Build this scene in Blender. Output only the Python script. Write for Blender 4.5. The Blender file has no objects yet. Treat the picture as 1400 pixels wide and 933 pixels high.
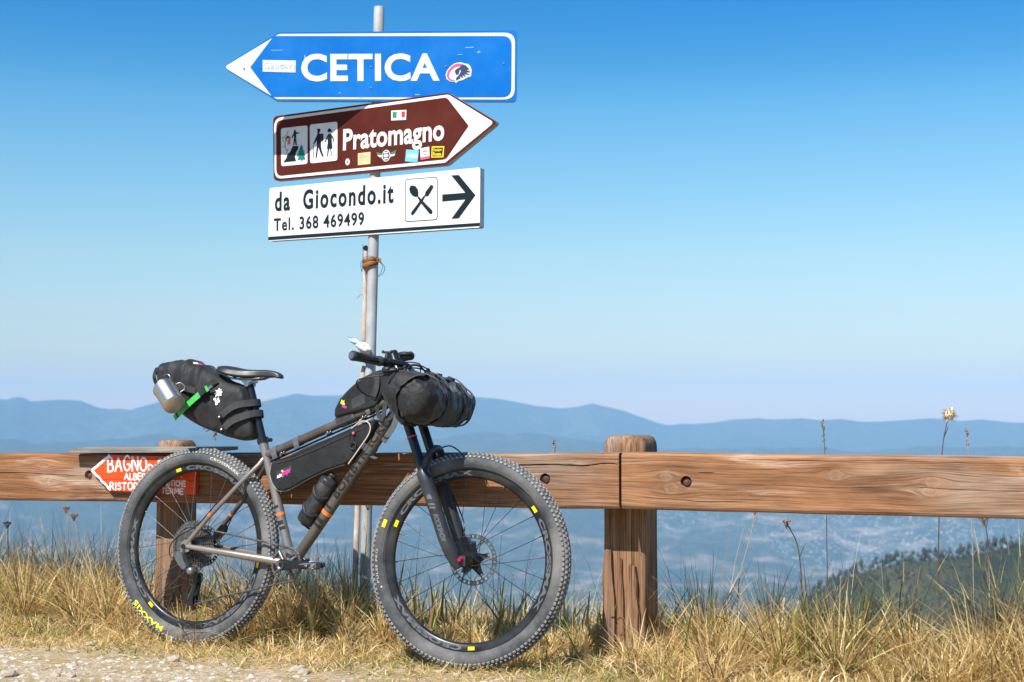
import bpy, bmesh, math, random
import numpy as np
from mathutils import Vector, Matrix, noise as mnoise
from mathutils.geometry import tessellate_polygon
DATA = {'BLUE': {'P0': [-0.5799, 5.965, 2.35],
          'cetica': [[-0.3148, -0.0538], [0.2741, -0.0567], [-0.3156, 0.0577]],
          'gaud': [[-0.4724, -0.0061], [-0.3427, -0.0062], [-0.4727, 0.0215]],
          'head_blk': [[0.3697, 0.0062], [0.3843, 0.0033], [0.4003, -0.0123], [0.383, -0.0175], [0.4016, -0.0204], [0.4022, -0.0257], [0.3817, -0.0269], [0.4003, -0.0351], [0.3963, -0.0378], [0.3777, -0.0322], [0.3844, -0.0417],
                       [0.3791, -0.0443], [0.3698, -0.0375], [0.3738, -0.0496], [0.3671, -0.0482], [0.3605, -0.0415], [0.3618, -0.0522], [0.3539, -0.0548], [0.3419, -0.0614], [0.3446, -0.0494], [0.3565, -0.0374],
                       [0.3644, -0.0228], [0.3604, -0.012], [0.3538, -0.0334], [0.3445, -0.0381], [0.3392, -0.0266], [0.3379, -0.0198], [0.3458, -0.0119], [0.3591, -0.0045]],
          'head_o': [[0.3604, 0.017], [0.3777, 0.012], [0.3949, 0.0092], [0.4056, -0.003], [0.4096, -0.0178], [0.407, -0.0432], [0.3884, -0.0497], [0.3725, -0.059], [0.3539, -0.0628], [0.3433, -0.0721], [0.3379, -0.0659],
                     [0.3193, -0.0652], [0.3034, -0.0544], [0.2993, -0.0369], [0.3046, -0.0196], [0.3192, -0.0009], [0.3378, 0.0123]],
          'head_red': [[0.3564, 0.0122], [0.3763, 0.008], [0.3644, 0.0014], [0.3378, -0.0051], [0.3192, -0.0224], [0.3126, -0.0411], [0.3193, -0.0545], [0.3379, -0.06], [0.3406, -0.0627], [0.3193, -0.062], [0.3074, -0.0518],
                       [0.3033, -0.037], [0.3086, -0.0196], [0.3245, -0.001], [0.3405, 0.0091]],
          'inner': [[-0.5335, 0.0033], [-0.4343, 0.1369], [0.5788, 0.1275], [0.5768, -0.1336], [-0.438, -0.1248]],
          'outer': [[-0.6528, 0.0053], [-0.4127, 0.1535], [0.6021, 0.1519], [0.6001, -0.1524], [-0.4202, -0.1417]],
          'sticker': [[-0.4797, 0.0334], [-0.338, 0.0302], [-0.3396, -0.0211], [-0.4792, -0.0159]],
          'white': [[-0.6459, 0.0052], [-0.4117, 0.1456], [0.5934, 0.1421], [0.5914, -0.1435], [-0.4193, -0.1338]],
          'yaw': 0.0349},
 'BROWN': {'P0': [-0.5847, 5.965, 2.0436],
           'apuresi': [[0.1648, -0.0935], [0.2175, -0.1013], [0.1667, -0.0772]],
           'badge': [[0.0655, -0.0784], [0.0849, -0.08], [0.0654, -0.0536]],
           'dot': [[-0.1293, -0.0887], [-0.1157, -0.0898], [-0.1294, -0.0743]],
           'flag': [[0.0884, 0.1109], [0.1628, 0.1068], [0.1612, 0.0653], [0.0886, 0.069]],
           'flag1': [[0.0956, 0.104], [0.1154, 0.1029], [0.1146, 0.0789], [0.0957, 0.0799]],
           'flag2': [[0.1396, 0.1021], [0.1566, 0.1012], [0.1558, 0.0774], [0.1397, 0.0781]],
           'flag_b': [[-0.4419, 0.053], [-0.4278, 0.0445], [-0.44, 0.0365], [-0.4517, 0.0248], [-0.4532, 0.0394]],
           'flag_r': [[-0.44, 0.0365], [-0.4256, 0.0425], [-0.4297, 0.012], [-0.4428, 0.0113]],
           'flag_y': [[-0.4453, 0.0387], [-0.4356, 0.0397], [-0.4364, 0.0289], [-0.4443, 0.0278]],
           'hair': [[-0.23, 0.0611], [-0.2228, 0.064], [-0.2143, 0.0596], [-0.21, 0.0475], [-0.2185, 0.0475], [-0.227, 0.0483], [-0.2312, 0.0494]],
           'hat': [[-0.2882, 0.0645], [-0.2814, 0.0682], [-0.2711, 0.0658], [-0.2685, 0.0599]],
           'hik': [[-0.2857, 0.0643], [-0.2719, 0.0631], [-0.2697, 0.055], [-0.2761, 0.0498], [-0.2718, 0.0433], [-0.2653, 0.0445], [-0.2652, 0.0302], [-0.2662, -0.0055], [-0.2626, -0.0273], [-0.2518, -0.0532], [-0.259, -0.0569],
                   [-0.2712, -0.0338], [-0.279, -0.0116], [-0.2832, -0.0328], [-0.2872, -0.0582], [-0.2937, -0.057], [-0.2905, -0.0322], [-0.2877, -0.0001], [-0.2866, 0.0177], [-0.3036, 0.0012], [-0.3067, 0.0044],
                   [-0.2931, 0.0291], [-0.2846, 0.0445]],
           'hikhead': [[-0.2775, 0.0589]],
           'inner': [[-0.5055, 0.1235], [0.356, 0.1406], [0.4584, 0.0134], [0.3523, -0.1157], [-0.5021, -0.1219]],
           'man': [[-0.4083, 0.0681], [-0.3974, 0.0671], [-0.3964, 0.0616], [-0.3799, 0.0612], [-0.3807, 0.0566], [-0.3964, 0.0544], [-0.3971, 0.0345], [-0.3925, 0.007], [-0.399, 0.0065], [-0.4027, 0.0278], [-0.4056, 0.007],
                   [-0.4121, 0.0069], [-0.408, 0.0355], [-0.4081, 0.05], [-0.4168, 0.0381], [-0.422, 0.0403], [-0.4125, 0.0558]],
           'manhead': [[-0.4039, 0.0695]],
           'outer': [[-0.5244, 0.1448], [0.362, 0.1598], [0.5915, 0.0154], [0.3541, -0.14], [-0.5176, -0.1426]],
           'pack': [[-0.2641, 0.0462], [-0.2546, 0.0418], [-0.2536, 0.022], [-0.2565, 0.0115], [-0.2638, 0.0129]],
           'prat': [[-0.1531, -0.0347], [0.3443, -0.0331], [-0.1518, 0.0535]],
           'rock': [[-0.4143, 0.0034], [-0.3859, 0.0021], [-0.3845, -0.0099], [-0.3965, -0.027], [-0.4029, -0.0445], [-0.3953, -0.0639], [-0.4641, -0.0642], [-0.4489, -0.048], [-0.4424, -0.0304], [-0.4272, -0.0208]],
           'sq1': [[-0.4788, 0.0872], [-0.3367, 0.0876], [-0.3366, -0.0805], [-0.475, -0.0804]],
           'sq2': [[-0.3259, 0.0895], [-0.1819, 0.0898], [-0.1815, -0.0785], [-0.3223, -0.0798]],
           'squig': [[-0.4368, 0.0743], [-0.4455, 0.0587], [-0.4607, 0.0437], [-0.4696, 0.0481], [-0.465, 0.0296], [-0.4517, 0.0193], [-0.4669, 0.0006], [-0.4538, 0.0104], [-0.4492, -0.0117], [-0.4382, -0.009],
                     [-0.4513, -0.0261]],
           'stick': [[-0.3066, -0.0021], [-0.304, -0.0023], [-0.3036, -0.0591], [-0.3061, -0.0589]],
           'stk_blk': [[0.2908, -0.063], [0.3393, -0.0664], [0.3354, -0.1011], [0.2897, -0.0991]],
           'stk_blue': [[0.1626, -0.0599], [0.2234, -0.0678], [0.2176, -0.1188], [0.1567, -0.1087]],
           'stk_pink': [[0.2316, -0.0989], [0.2749, -0.0958], [0.2758, -0.1071], [0.2324, -0.1105]],
           'stk_tan': [[-0.077, -0.056], [-0.014, -0.0551], [-0.0145, -0.1064], [-0.0767, -0.1072]],
           'stk_white': [[0.2302, -0.0614], [0.2736, -0.057], [0.2758, -0.106], [0.2324, -0.1095]],
           'stk_yel': [[0.2856, -0.057], [0.3452, -0.0614], [0.3414, -0.1068], [0.2837, -0.1042]],
           'tan1': [[-0.0693, -0.0781], [-0.021, -0.0774], [-0.0694, -0.0656]],
           'tan2': [[-0.0608, -0.0884], [-0.0293, -0.0881], [-0.0608, -0.0827]],
           'tree': [[-0.3685, 0.0068], [-0.3588, -0.0121], [-0.3618, -0.0118], [-0.353, -0.027], [-0.3574, -0.0273], [-0.3486, -0.0435], [-0.3529, -0.0439], [-0.3463, -0.0617], [-0.3614, -0.0587], [-0.3636, -0.065],
                    [-0.3701, -0.0634], [-0.3701, -0.058], [-0.3875, -0.0602], [-0.3811, -0.0445], [-0.392, -0.0418], [-0.3813, -0.0282], [-0.3856, -0.0272], [-0.3757, -0.0125], [-0.3784, -0.0115]],
           'white': [[-0.5174, 0.136], [0.3629, 0.1521], [0.5756, 0.0162], [0.348, -0.1297], [-0.5118, -0.1341]],
           'wingL': [[0.0165, -0.0601], [0.0477, -0.0698], [0.0478, -0.0876], [0.0395, -0.0887], [0.0228, -0.0749]],
           'wingLg': [[0.0165, -0.0601], [0.0456, -0.0679], [0.0456, -0.075], [0.0207, -0.0694]],
           'wingLr': [[0.027, -0.0788], [0.0428, -0.0818], [0.0445, -0.0891], [0.0395, -0.0894]],
           'wingR': [[0.1156, -0.0578], [0.1055, -0.0799], [0.0849, -0.0888], [0.0849, -0.0729]],
           'wingRg': [[0.1156, -0.0578], [0.1103, -0.0714], [0.0869, -0.0748], [0.0869, -0.0677]],
           'wingRr': [[0.1014, -0.0813], [0.0849, -0.0895], [0.0849, -0.0835]],
           'wom': [[-0.2282, 0.0395], [-0.2163, 0.0402], [-0.2077, 0.0323], [-0.2, 0.0191], [-0.2011, 0.0014], [-0.2041, 0.0017], [-0.2055, 0.0178], [-0.2111, 0.0237], [-0.2096, 0.0039], [-0.2065, -0.0249], [-0.2158, -0.0248],
                   [-0.2071, -0.0533], [-0.2045, -0.0578], [-0.2096, -0.0581], [-0.22, -0.0244], [-0.2234, -0.0242], [-0.2304, -0.0568], [-0.2347, -0.0575], [-0.2307, -0.0236], [-0.2349, -0.0232], [-0.2309, 0.0022],
                   [-0.2323, 0.0219], [-0.245, 0.0041], [-0.2488, 0.0073], [-0.2353, 0.0294]],
           'womhead': [[-0.2227, 0.0533]],
           'yaw': 0.4712,
           'zeq': [[0.2948, -0.078], [0.3334, -0.0801], [0.2948, -0.0658]],
           'zro': [[0.2937, -0.0967], [0.3323, -0.0984], [0.2937, -0.0831]]},
 'CAM_H': 0.8971,
 'CLAMP': [[-0.5933, 6.0, 1.5162]],
 'M_BIKE': [[0.901684, 0.431482, 0.028086, -1.216995], [-0.432395, 0.89978, 0.058568, 5.516159], [0.0, -0.064954, 0.997888, 0.374274], [0.0, 0.0, 0.0, 1.0]],
 'M_FRONT': [[0.93268, 0.358377, 0.040924, -0.151464], [-0.36065, 0.928513, 0.088286, 5.009505], [-0.006359, -0.097102, 0.995254, 0.373957], [0.0, 0.0, 0.0, 1.0]],
 'PITCH': 0.04861,
 'POST': [[-0.611, 6.0, 0.4097], [-0.5673, 6.0, 2.6176]],
 'RAG': [-0.6219, 5.98, 1.1556],
 'RAIL_D': [0.9187, -0.395, 0.0],
 'RAIL_N': [-0.395, -0.9187, 0.0],
 'RAIL_P': [-0.14, 5.17, 0.0],
 'RUSTPIPE': [[-0.6515, 6.005, 0.4092], [-0.6268, 6.012, 1.1477], [-0.6211, 6.02, 1.5807]],
 'WHITE': {'P0': [-0.5864, 5.965, 1.7636],
           'arrow': [[0.3792, 0.0953], [0.4146, 0.0947], [0.4919, 0.006], [0.415, -0.0835], [0.3796, -0.0836], [0.4454, -0.0081], [0.3368, -0.0096], [0.3367, 0.0196], [0.4444, 0.0194]],
           'black': [[-0.5416, -0.1064], [0.5118, -0.1075], [0.5118, -0.121], [-0.5424, -0.1216]],
           'da': [[-0.5082, 0.0069], [0.1013, 0.0041], [-0.5071, 0.0883]],
           'forkb': [[0.2594, 0.0382], [0.2763, 0.0268], [0.273, 0.0196], [0.2629, 0.0168], [0.2554, 0.0194], [0.2554, 0.0282]],
           'forkh': [[0.2578, 0.0192], [0.2426, -0.0047], [0.2037, -0.0522], [0.1935, -0.059], [0.1877, -0.0512], [0.19, -0.044], [0.2324, 0.0018], [0.2527, 0.0225]],
           'outer': [[-0.5369, 0.1082], [0.5132, 0.1185], [0.5118, -0.1269], [-0.5433, -0.1256]],
           'spoon': [[0.2017, 0.0429], [0.2205, 0.0203], [0.2867, -0.0545]],
           'spoonb': [[0.1913, 0.0681], [0.2084, 0.0639], [0.2204, 0.0498], [0.2238, 0.0348], [0.2229, 0.0202], [0.2103, 0.0172], [0.1949, 0.0235], [0.1829, 0.0377], [0.1787, 0.0527], [0.1828, 0.0643]],
           'spoonh': [[0.2228, 0.0216], [0.2409, 0.0027], [0.29, -0.043], [0.2917, -0.0534], [0.285, -0.0588], [0.2766, -0.0562], [0.2308, -0.0039], [0.2181, 0.0181]],
           'sqi': [[0.1621, 0.0924], [0.3108, 0.0914], [0.3113, -0.0809], [0.1621, -0.0809]],
           'sqo': [[0.1586, 0.0956], [0.3141, 0.0944], [0.3146, -0.084], [0.1587, -0.084]],
           't1': [[0.2587, 0.0368], [0.2846, 0.0643], [0.287, 0.0627], [0.2635, 0.0344]],
           't2': [[0.2635, 0.0341], [0.2883, 0.0626], [0.2907, 0.0606], [0.2682, 0.0317]],
           't3': [[0.2689, 0.0311], [0.292, 0.06], [0.2941, 0.058], [0.2729, 0.0285]],
           't4': [[0.2736, 0.0284], [0.2944, 0.0569], [0.2964, 0.0544], [0.2773, 0.0258]],
           'tel': [[-0.5123, -0.0814], [-0.0434, -0.082], [-0.5128, -0.0282]],
           'yaw': 0.4712},
 'bolts': [[0.7971, 0.6537], [0.2794, 0.6538], [-1.7402, 0.6304]],
 'cetext': 0,
 'crossmark': [78.67008991886989, 53.01019507295612],
 'dtlogo': [[0.6046, 0.1999], [0.8087, 0.4563]],
 'grips': {'f0': [-0.4339, 0.36, 0.7725], 'f1': [-0.4485, 0.23, 0.7368], 'n0': [-0.3097, -0.37, 0.6744], 'n1': [-0.2635, -0.25, 0.6704]},
 'knots': [[1.3009, 0.6851], [0.7247, 0.6697], [0.7453, 0.6303], [1.6001, 0.6395], [1.6072, 0.6674], [-1.9731, 0.6657], [-1.9487, 0.6023], [-0.1036, 0.6864]],
 'maxxis': [-110.17425224911601, -139.57930018107413],
 'plank': [[-1.7953, 0.7477], [-1.0702, 0.7582], [-1.07, 0.7487], [-1.7883, 0.7299]],
 'posts': [[0.4839, 0.8032], [0.6478, 0.8044], [0.4442, 0.5337], [0.6518, 0.5396], [-1.5044, 0.7736], [-1.2974, 0.7753], [-1.5189, 0.5087], [-1.3012, 0.5143]],
 'rail_corners': [[-2.2099, 0.7146], [-2.2055, 0.5171], [0.556, 0.7476], [0.5553, 0.5529], [0.5667, 0.7477], [0.566, 0.5532], [1.8825, 0.7498], [1.8793, 0.5577]],
 'red_seam': [[-1.6996, 0.6163], [-1.1949, 0.6209]],
 'red_txt': {'ALBERGO': [[-1.5384, 0.6174], [-1.3816, 0.6204], [-1.5388, 0.6409]],
             'ANTICHE': [[-1.3498, 0.5973], [-1.2408, 0.5964], [-1.3501, 0.6178]],
             'BAGNO': [[-1.6208, 0.6506], [-1.4295, 0.6551], [-1.6218, 0.7062]],
             'CETICA': [[-1.3743, 0.6631], [-1.2108, 0.6587], [-1.3749, 0.7017]],
             'Di': [[-1.4193, 0.6572], [-1.3845, 0.6578], [-1.4196, 0.6798]],
             'RISTORANTE': [[-1.609, 0.5755], [-1.3613, 0.581], [-1.6094, 0.603]],
             'TERME': [[-1.3548, 0.5683], [-1.252, 0.5662], [-1.3551, 0.5888]]},
 'ridge': [[-19.788, 0.00728], [-19.527, 0.00681], [-19.345, 0.00841], [-19.109, 0.00877], [-18.898, 0.00829], [-18.711, 0.00587], [-18.208, 0.00637], [-17.622, 0.00708], [-16.869, 0.00642], [-16.598, 0.00446], [-16.216, 0.00181],
           [-15.807, 0.00068], [-15.371, 0.00102], [-15.014, 3e-05], [-14.712, 0.00182], [-13.913, 0.00566], [-12.743, 0.00654], [-11.333, 0.00456], [-10.481, 0.00407], [-9.969, 0.00585], [-9.341, 0.00865], [-8.623, 0.0107],
           [-7.902, 0.01021], [-7.033, 0.01023], [-6.453, 0.01126], [-5.871, 0.01434], [-4.703, 0.01385], [-2.943, 0.01132], [-1.472, 0.00927], [-0.53, 0.00799], [0.206, 0.00568], [0.942, 0.00311], [1.972, 0.00121],
           [2.707, 0.0026], [3.236, 0.0048], [3.675, 0.00285], [4.407, 3e-05], [5.137, -0.00456], [5.865, -0.009], [6.3, -0.01052], [6.795, -0.00939], [7.316, -0.00963], [8.039, -0.0086], [8.76, -0.00656], [9.821, -0.00553],
           [10.391, -0.00653], [11.441, -0.0055], [12.258, -0.00698], [13.043, -0.00596], [13.765, -0.00794], [14.568, -0.00766], [15.802, -0.00614], [16.428, -0.00538], [17.503, -0.00716], [18.277, -0.00615], [19.251, -0.00805],
           [19.774, -0.00817]],
 'saddle_c': [[0.0582, 0.6922], [0.0846, 0.7004], [0.1515, 0.6805], [0.2689, 0.6776], [0.3272, 0.6736], [0.3595, 0.6587], [0.3659, 0.6519]],
 'sign_red': [[-1.7068, 0.6504], [-1.6179, 0.7161], [-1.1922, 0.7118], [-1.1942, 0.5637], [-1.6089, 0.5723]],
 'spur': [[11.826, -0.12178], [12.459, -0.11456], [13.452, -0.10552], [14.559, -0.09882], [15.599, -0.0952], [16.788, -0.09385], [17.726, -0.08998], [18.576, -0.08666], [19.312, -0.08339], [19.705, -0.08127]],
 'stalk_pts': {'s1': [[1.263, 5.8, 0.8497], [1.2734, 5.8, 0.7071], [1.2774, 5.8, 0.249]],
               's10': [[-0.5852, 5.8, 0.5086], [-0.5932, 5.8, 0.3374], [-0.607, 5.8, 0.1313]],
               's11': [[-1.4416, 6.9, 0.77], [-1.434, 6.9, 0.717], [-1.4167, 6.9, 0.0561]],
               's2': [[1.0172, 5.3, 0.4773], [1.0572, 5.3, 0.3991], [1.072, 5.3, 0.2511]],
               's3': [[0.901, 5.3, 0.5259], [0.8867, 5.3, 0.4395], [0.8392, 5.3, 0.2511]],
               's4': [[0.1726, 5.9, 0.7672], [0.1724, 5.9, 0.6586], [0.1719, 5.9, 0.2977]],
               's5': [[1.8842, 5.9, 0.8096], [1.8886, 5.9, 0.7038], [1.9003, 5.9, 0.2977]],
               's6': [[1.6508, 5.0, 0.5113], [1.6626, 5.0, 0.4527], [1.6893, 5.0, 0.2116]],
               's7': [[-2.0615, 6.6, 0.4382], [-2.0323, 6.6, 0.2937], [-1.9806, 6.6, -0.0077]],
               's8': [[-2.0239, 6.6, 0.4046], [-2.0053, 6.6, 0.2937], [-1.9874, 6.6, -0.0077]],
               's9': [[-2.2954, 6.5, 0.3757], [-2.2863, 6.5, 0.2368], [-2.2558, 6.5, 0.006]],
               'thistle': [[1.8432, 6.0, 0.8788], [1.81, 6.0, 0.7159], [1.7879, 6.0, 0.2571]]},
 'stones': [[-0.8154, 5.4235, 0.0], [-1.1653, 5.4568, 0.0], [0.786, 4.7947, 0.0], [0.703, 4.7947, 0.0], [-1.5992, 5.4568, 0.0], [-1.6235, 5.31, 0.0], [-1.5425, 4.847, 0.0], [-1.4841, 4.8338, -0.0], [-0.5473, 5.0678, 0.0],
            [-1.2118, 5.171, 0.0], [-1.2082, 5.1115, 0.0], [-1.006, 5.5593, 0.0], [-0.1851, 4.847, 0.0], [-0.2427, 4.9139, 0.0], [-0.7072, 4.8735, 0.0], [-0.7407, 4.9139, 0.0], [-0.7288, 4.9687, 0.0], [-1.6979, 4.847, 0.0],
            [-0.2022, 5.6657, 0.0], [-0.2634, 5.739, 0.0], [0.3754, 5.0823, 0.0], [-0.7143, 5.3906, -0.0]],
 'tags_front': [158.20193586189646, 37.72445005833295, -83.677674103063],
 'tags_rear': [108.52154187464403, -129.20504625728077]}

random.seed(7); rng = np.random.default_rng(7)
SC = bpy.context.scene; COL = SC.collection
PI = math.pi
D = DATA
# ------------------------------------------------------------------ camera, sky, sun, exposure
cam = bpy.data.cameras.new('camera'); CAM = bpy.data.objects.new('camera', cam); COL.objects.link(CAM)
cam.sensor_width = 36.0; cam.lens = 36.0*1944/1400
CAM.location = (0, 0, D['CAM_H']); CAM.rotation_euler = (PI/2 + D['PITCH'], 0, 0)
cam.clip_start = .05; cam.clip_end = 60000
cam.dof.use_dof = True; cam.dof.focus_distance = 5.25; cam.dof.aperture_fstop = 5.0
SC.cycles.volume_bounces = 2
SC.camera = CAM
SUN_DIR = Vector((.46, .68, -1.0)).normalized()          # the way the light travels
SUN_EL = math.asin(-SUN_DIR.z); SUN_AZ = math.atan2(-SUN_DIR.x, -SUN_DIR.y)
W = bpy.data.worlds.new('World'); SC.world = W; W.use_nodes = True
wn = W.node_tree.nodes; wl = W.node_tree.links; wn.clear()
sky = wn.new('ShaderNodeTexSky'); sky.sky_type = 'NISHITA'; sky.sun_disc = False
sky.sun_elevation = SUN_EL; sky.sun_rotation = SUN_AZ % (2*PI); sky.altitude = 1500
sky.air_density = 1.0; sky.dust_density = .35; sky.ozone_density = 2.2
hs = wn.new('ShaderNodeHueSaturation'); hs.inputs['Saturation'].default_value = SKY_SAT = 1.25; hs.inputs['Hue'].default_value = .5
bg = wn.new('ShaderNodeBackground'); bg.inputs['Strength'].default_value = .10
wo = wn.new('ShaderNodeOutputWorld')
tcw = wn.new('ShaderNodeTexCoord'); sxw = wn.new('ShaderNodeSeparateXYZ'); rmw = wn.new('ShaderNodeValToRGB'); mxw = wn.new('ShaderNodeMix'); mxw.data_type = 'RGBA'; mxw.blend_type = 'MULTIPLY'; mxw.inputs[0].default_value = 1
# a clear autumn sky: deeper blue with height than the model gives, and constant above the last stop
STOPS = [(0, (0.718, 0.56, 0.562)), (0.012, (0.724, 0.578, 0.572)), (0.03, (0.702, 0.601, 0.579)), (0.076, (0.961, 0.838, 0.716)), (0.11, (1.097, 0.986, 0.794)), (0.144, (1.058, 1.059, 0.877)), (0.176, (0.967, 1.096, 0.933)), (0.209, (0.758, 1.073, 0.989)), (0.241, (0.408, 0.926, 0.975)), (0.27, (0.241, 0.853, 1.016))]
while len(rmw.color_ramp.elements) < len(STOPS): rmw.color_ramp.elements.new(.5)
for e_, (p_, c_) in zip(rmw.color_ramp.elements, STOPS): e_.position = p_
for e_, (p_, c_) in zip(rmw.color_ramp.elements, STOPS): e_.position = p_; e_.color = (*c_, 1)
wl.new(tcw.outputs['Generated'], sxw.inputs[0]); wl.new(sxw.outputs[2], rmw.inputs[0])
wl.new(sky.outputs[0], hs.inputs['Color']); wl.new(hs.outputs[0], mxw.inputs[6]); wl.new(rmw.outputs[0], mxw.inputs[7]); wl.new(mxw.outputs[2], bg.inputs['Color']); wl.new(bg.outputs[0], wo.inputs['Surface'])
sun = bpy.data.lights.new('sun', 'SUN'); SUN = bpy.data.objects.new('sun', sun); COL.objects.link(SUN)
sun.energy = 5.0; sun.angle = math.radians(.53); sun.color = (1.0, .955, .89)
SUN.rotation_euler = SUN_DIR.to_track_quat('-Z', 'Y').to_euler(); SUN.location = (0, 0, 30)
vs = SC.view_settings; vs.view_transform = 'Standard'; vs.look = 'None'; vs.exposure = 0.64; vs.gamma = 1.0; vs.use_curve_mapping = False
HAZE_DENSITY = .78e-4; HAZE_COLOR = (.39, .69, 1.0)

# ------------------------------------------------------------------ helpers
WM = {}; FR = {}
class MB:
    def __init__(s): s.v = []; s.f = []; s.m = []; s.s = []
    def add(s, vs_, fs, m=0, smooth=True):
        b = len(s.v); s.v.extend([tuple(v) for v in vs_])
        for f in fs: s.f.append(tuple(i+b for i in f)); s.m.append(m); s.s.append(smooth)
        return s
    def xf(s, M, start=0):
        for i in range(start, len(s.v)): s.v[i] = tuple(M @ Vector(s.v[i]))
        return s
    def box(s, c, d, m=0, R=None):
        x, y, z = [k/2 for k in d]; c = Vector(c)
        P = [Vector(p) for p in ((-x,-y,-z),(x,-y,-z),(x,y,-z),(-x,y,-z),(-x,-y,z),(x,-y,z),(x,y,z),(-x,y,z))]
        if R is not None: P = [R @ p for p in P]
        return s.add([c+p for p in P], [(0,3,2,1),(4,5,6,7),(0,1,5,4),(1,2,6,5),(2,3,7,6),(3,0,4,7)], m, False)
    def tube(s, pts, r, n=12, m=0, caps=True, flat=None, closed=False):
        pts = [Vector(p) for p in pts]; k = len(pts)
        if not hasattr(r, '__len__'): r = [r]*k
        V = []; up = None
        for i, p in enumerate(pts):
            if closed: t = pts[(i+1) % k]-pts[i-1]
            else: t = pts[min(i+1,k-1)]-pts[max(i-1,0)]
            t.normalize()
            if up is None:
                up = Vector((0,0,1)) if abs(t.z) < .9 else Vector((1,0,0))
            a = (up - t*up.dot(t)).normalized(); b = t.cross(a); up = a
            fa, fb = (1, 1) if flat is None else flat
            for j in range(n):
                q = 2*PI*j/n; V.append(p + a*(r[i]*fa*math.cos(q)) + b*(r[i]*fb*math.sin(q)))
        F = []
        for i in range(k if closed else k-1):
            i2 = (i+1) % k
            for j in range(n): j2 = (j+1) % n; F.append((i*n+j, i*n+j2, i2*n+j2, i2*n+j))
        s.add(V, F, m, True)
        if caps and not closed:
            b = len(s.v); s.add(V[:n], [tuple(range(n))[::-1]], m, False); s.add(V[-n:], [tuple(range(n))], m, False)
        return s
    def lathe(s, prof, n=48, m=0, closed=False, smooth=True, a0=0, a1=2*PI):
        """profile of (radius, y) turned about the local Y axis"""
        k = len(prof); V = []; full = abs(a1-a0-2*PI) < 1e-6; nn = n if full else n+1
        for i in range(nn):
            q = a0+(a1-a0)*i/n; c, d = math.cos(q), math.sin(q)
            V.extend([(r*c, y, r*d) for r, y in prof])
        F = []
        for i in range(n):
            i2 = (i+1) % nn
            for j in range(k if closed else k-1): j2 = (j+1) % k; F.append((i*k+j, i*k+j2, i2*k+j2, i2*k+j))
        return s.add(V, F, m, smooth)
    def disc(s, c, r, y0, y1, n=24, m=0):
        b = len(s.v); s.lathe([(0.0001, y0), (r, y0)], n, m, smooth=False); s.lathe([(r, y0), (r, y1)], n, m); s.lathe([(r, y1), (.0001, y1)], n, m, smooth=False)
        for i in range(b, len(s.v)): x, y, z = s.v[i]; s.v[i] = (x+c[0], y, z+c[1])
        return s
    def prism(s, poly, y0, y1=None, m=0, mside=None, mp=None):
        """polygon in the XZ plane, face at y0 (towards the viewer), sides back to y1"""
        poly = [tuple(p) for p in poly]
        tri = tessellate_polygon([[Vector((p[0], p[1], 0)) for p in poly]])
        f = mp or (lambda x, z, y: (x, y, z))
        s.add([f(p[0], p[1], y0) for p in poly], tri, m, False)
        if y1 is not None:
            n = len(poly); ms = m if mside is None else mside
            s.add([f(p[0], p[1], y1) for p in poly], [t[::-1] for t in tri], ms, False)
            s.add([f(p[0], p[1], y0) for p in poly]+[f(p[0], p[1], y1) for p in poly], [(i, (i+1) % n, n+(i+1) % n, n+i) for i in range(n)], ms, False)
        return s
    def ball(s, c, r, nu=12, nv=8, m=0, sc=(1,1,1), fn=None):
        V = []; F = []
        for i in range(nv+1):
            t = PI*i/nv
            for j in range(nu):
                q = 2*PI*j/nu; d = Vector((math.sin(t)*math.cos(q), math.sin(t)*math.sin(q), math.cos(t))); k = r*(fn(d) if fn else 1)
                V.append((c[0]+d.x*k*sc[0], c[1]+d.y*k*sc[1], c[2]+d.z*k*sc[2]))
        for i in range(nv):
            for j in range(nu): j2 = (j+1) % nu; F.append((i*nu+j, (i+1)*nu+j, (i+1)*nu+j2, i*nu+j2))
        return s.add(V, F, m, True)
    def grid(s, rows, m=0, closed=False, smooth=True):
        n = len(rows[0]); V = [p for r in rows for p in r]; F = []
        for i in range(len(rows)-1):
            for j in range(n if closed else n-1): j2 = (j+1) % n; F.append((i*n+j, i*n+j2, (i+1)*n+j2, (i+1)*n+j))
        return s.add(V, F, m, smooth)

def link(name, data, parent=None, **props):
    o = bpy.data.objects.new(name, data); COL.objects.link(o)
    if parent is not None: o.parent = parent
    for k, v in props.items():
        if v: o[k] = v
    return o
def thing(name, label, cat, M, group=None, base=None):
    """an Empty with world matrix M (moved to the local point base) that parents its parts"""
    Mw = M @ Matrix.Translation(base) if base is not None else M.copy()
    o = link(name, None, label=label, category=cat, group=group); o.matrix_world = Mw; o.empty_display_size = .1; WM[o.name] = Mw; FR[o.name] = M.copy(); return o
def mesh_from(mb, name, mats, X=None):
    me = bpy.data.meshes.new(name); vs_ = mb.v if X is None else [X @ Vector(v) for v in mb.v]
    me.from_pydata(vs_, [], mb.f); me.polygons.foreach_set('material_index', mb.m); me.polygons.foreach_set('use_smooth', mb.s)
    for mt in (mats if isinstance(mats, (list, tuple)) else [mats]): me.materials.append(mt)
    me.update()
    if len(mb.f) < 30000:
        bm = bmesh.new(); bm.from_mesh(me); bmesh.ops.recalc_face_normals(bm, faces=bm.faces); bm.to_mesh(me); bm.free()
    return me
def part(name, mb, parent, mats, M=None, label=None, kind=None):
    """mb is in the frame M (world matrix; default the parent's own)"""
    P = WM[parent.name]; M = FR.get(parent.name) if M is None else M; X = None if M is None else P.inverted() @ M
    o = link(name, mesh_from(mb, name, mats, X), parent, label=label, kind=kind); WM[o.name] = P
    if M is not None: FR[o.name] = M
    return o
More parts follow.
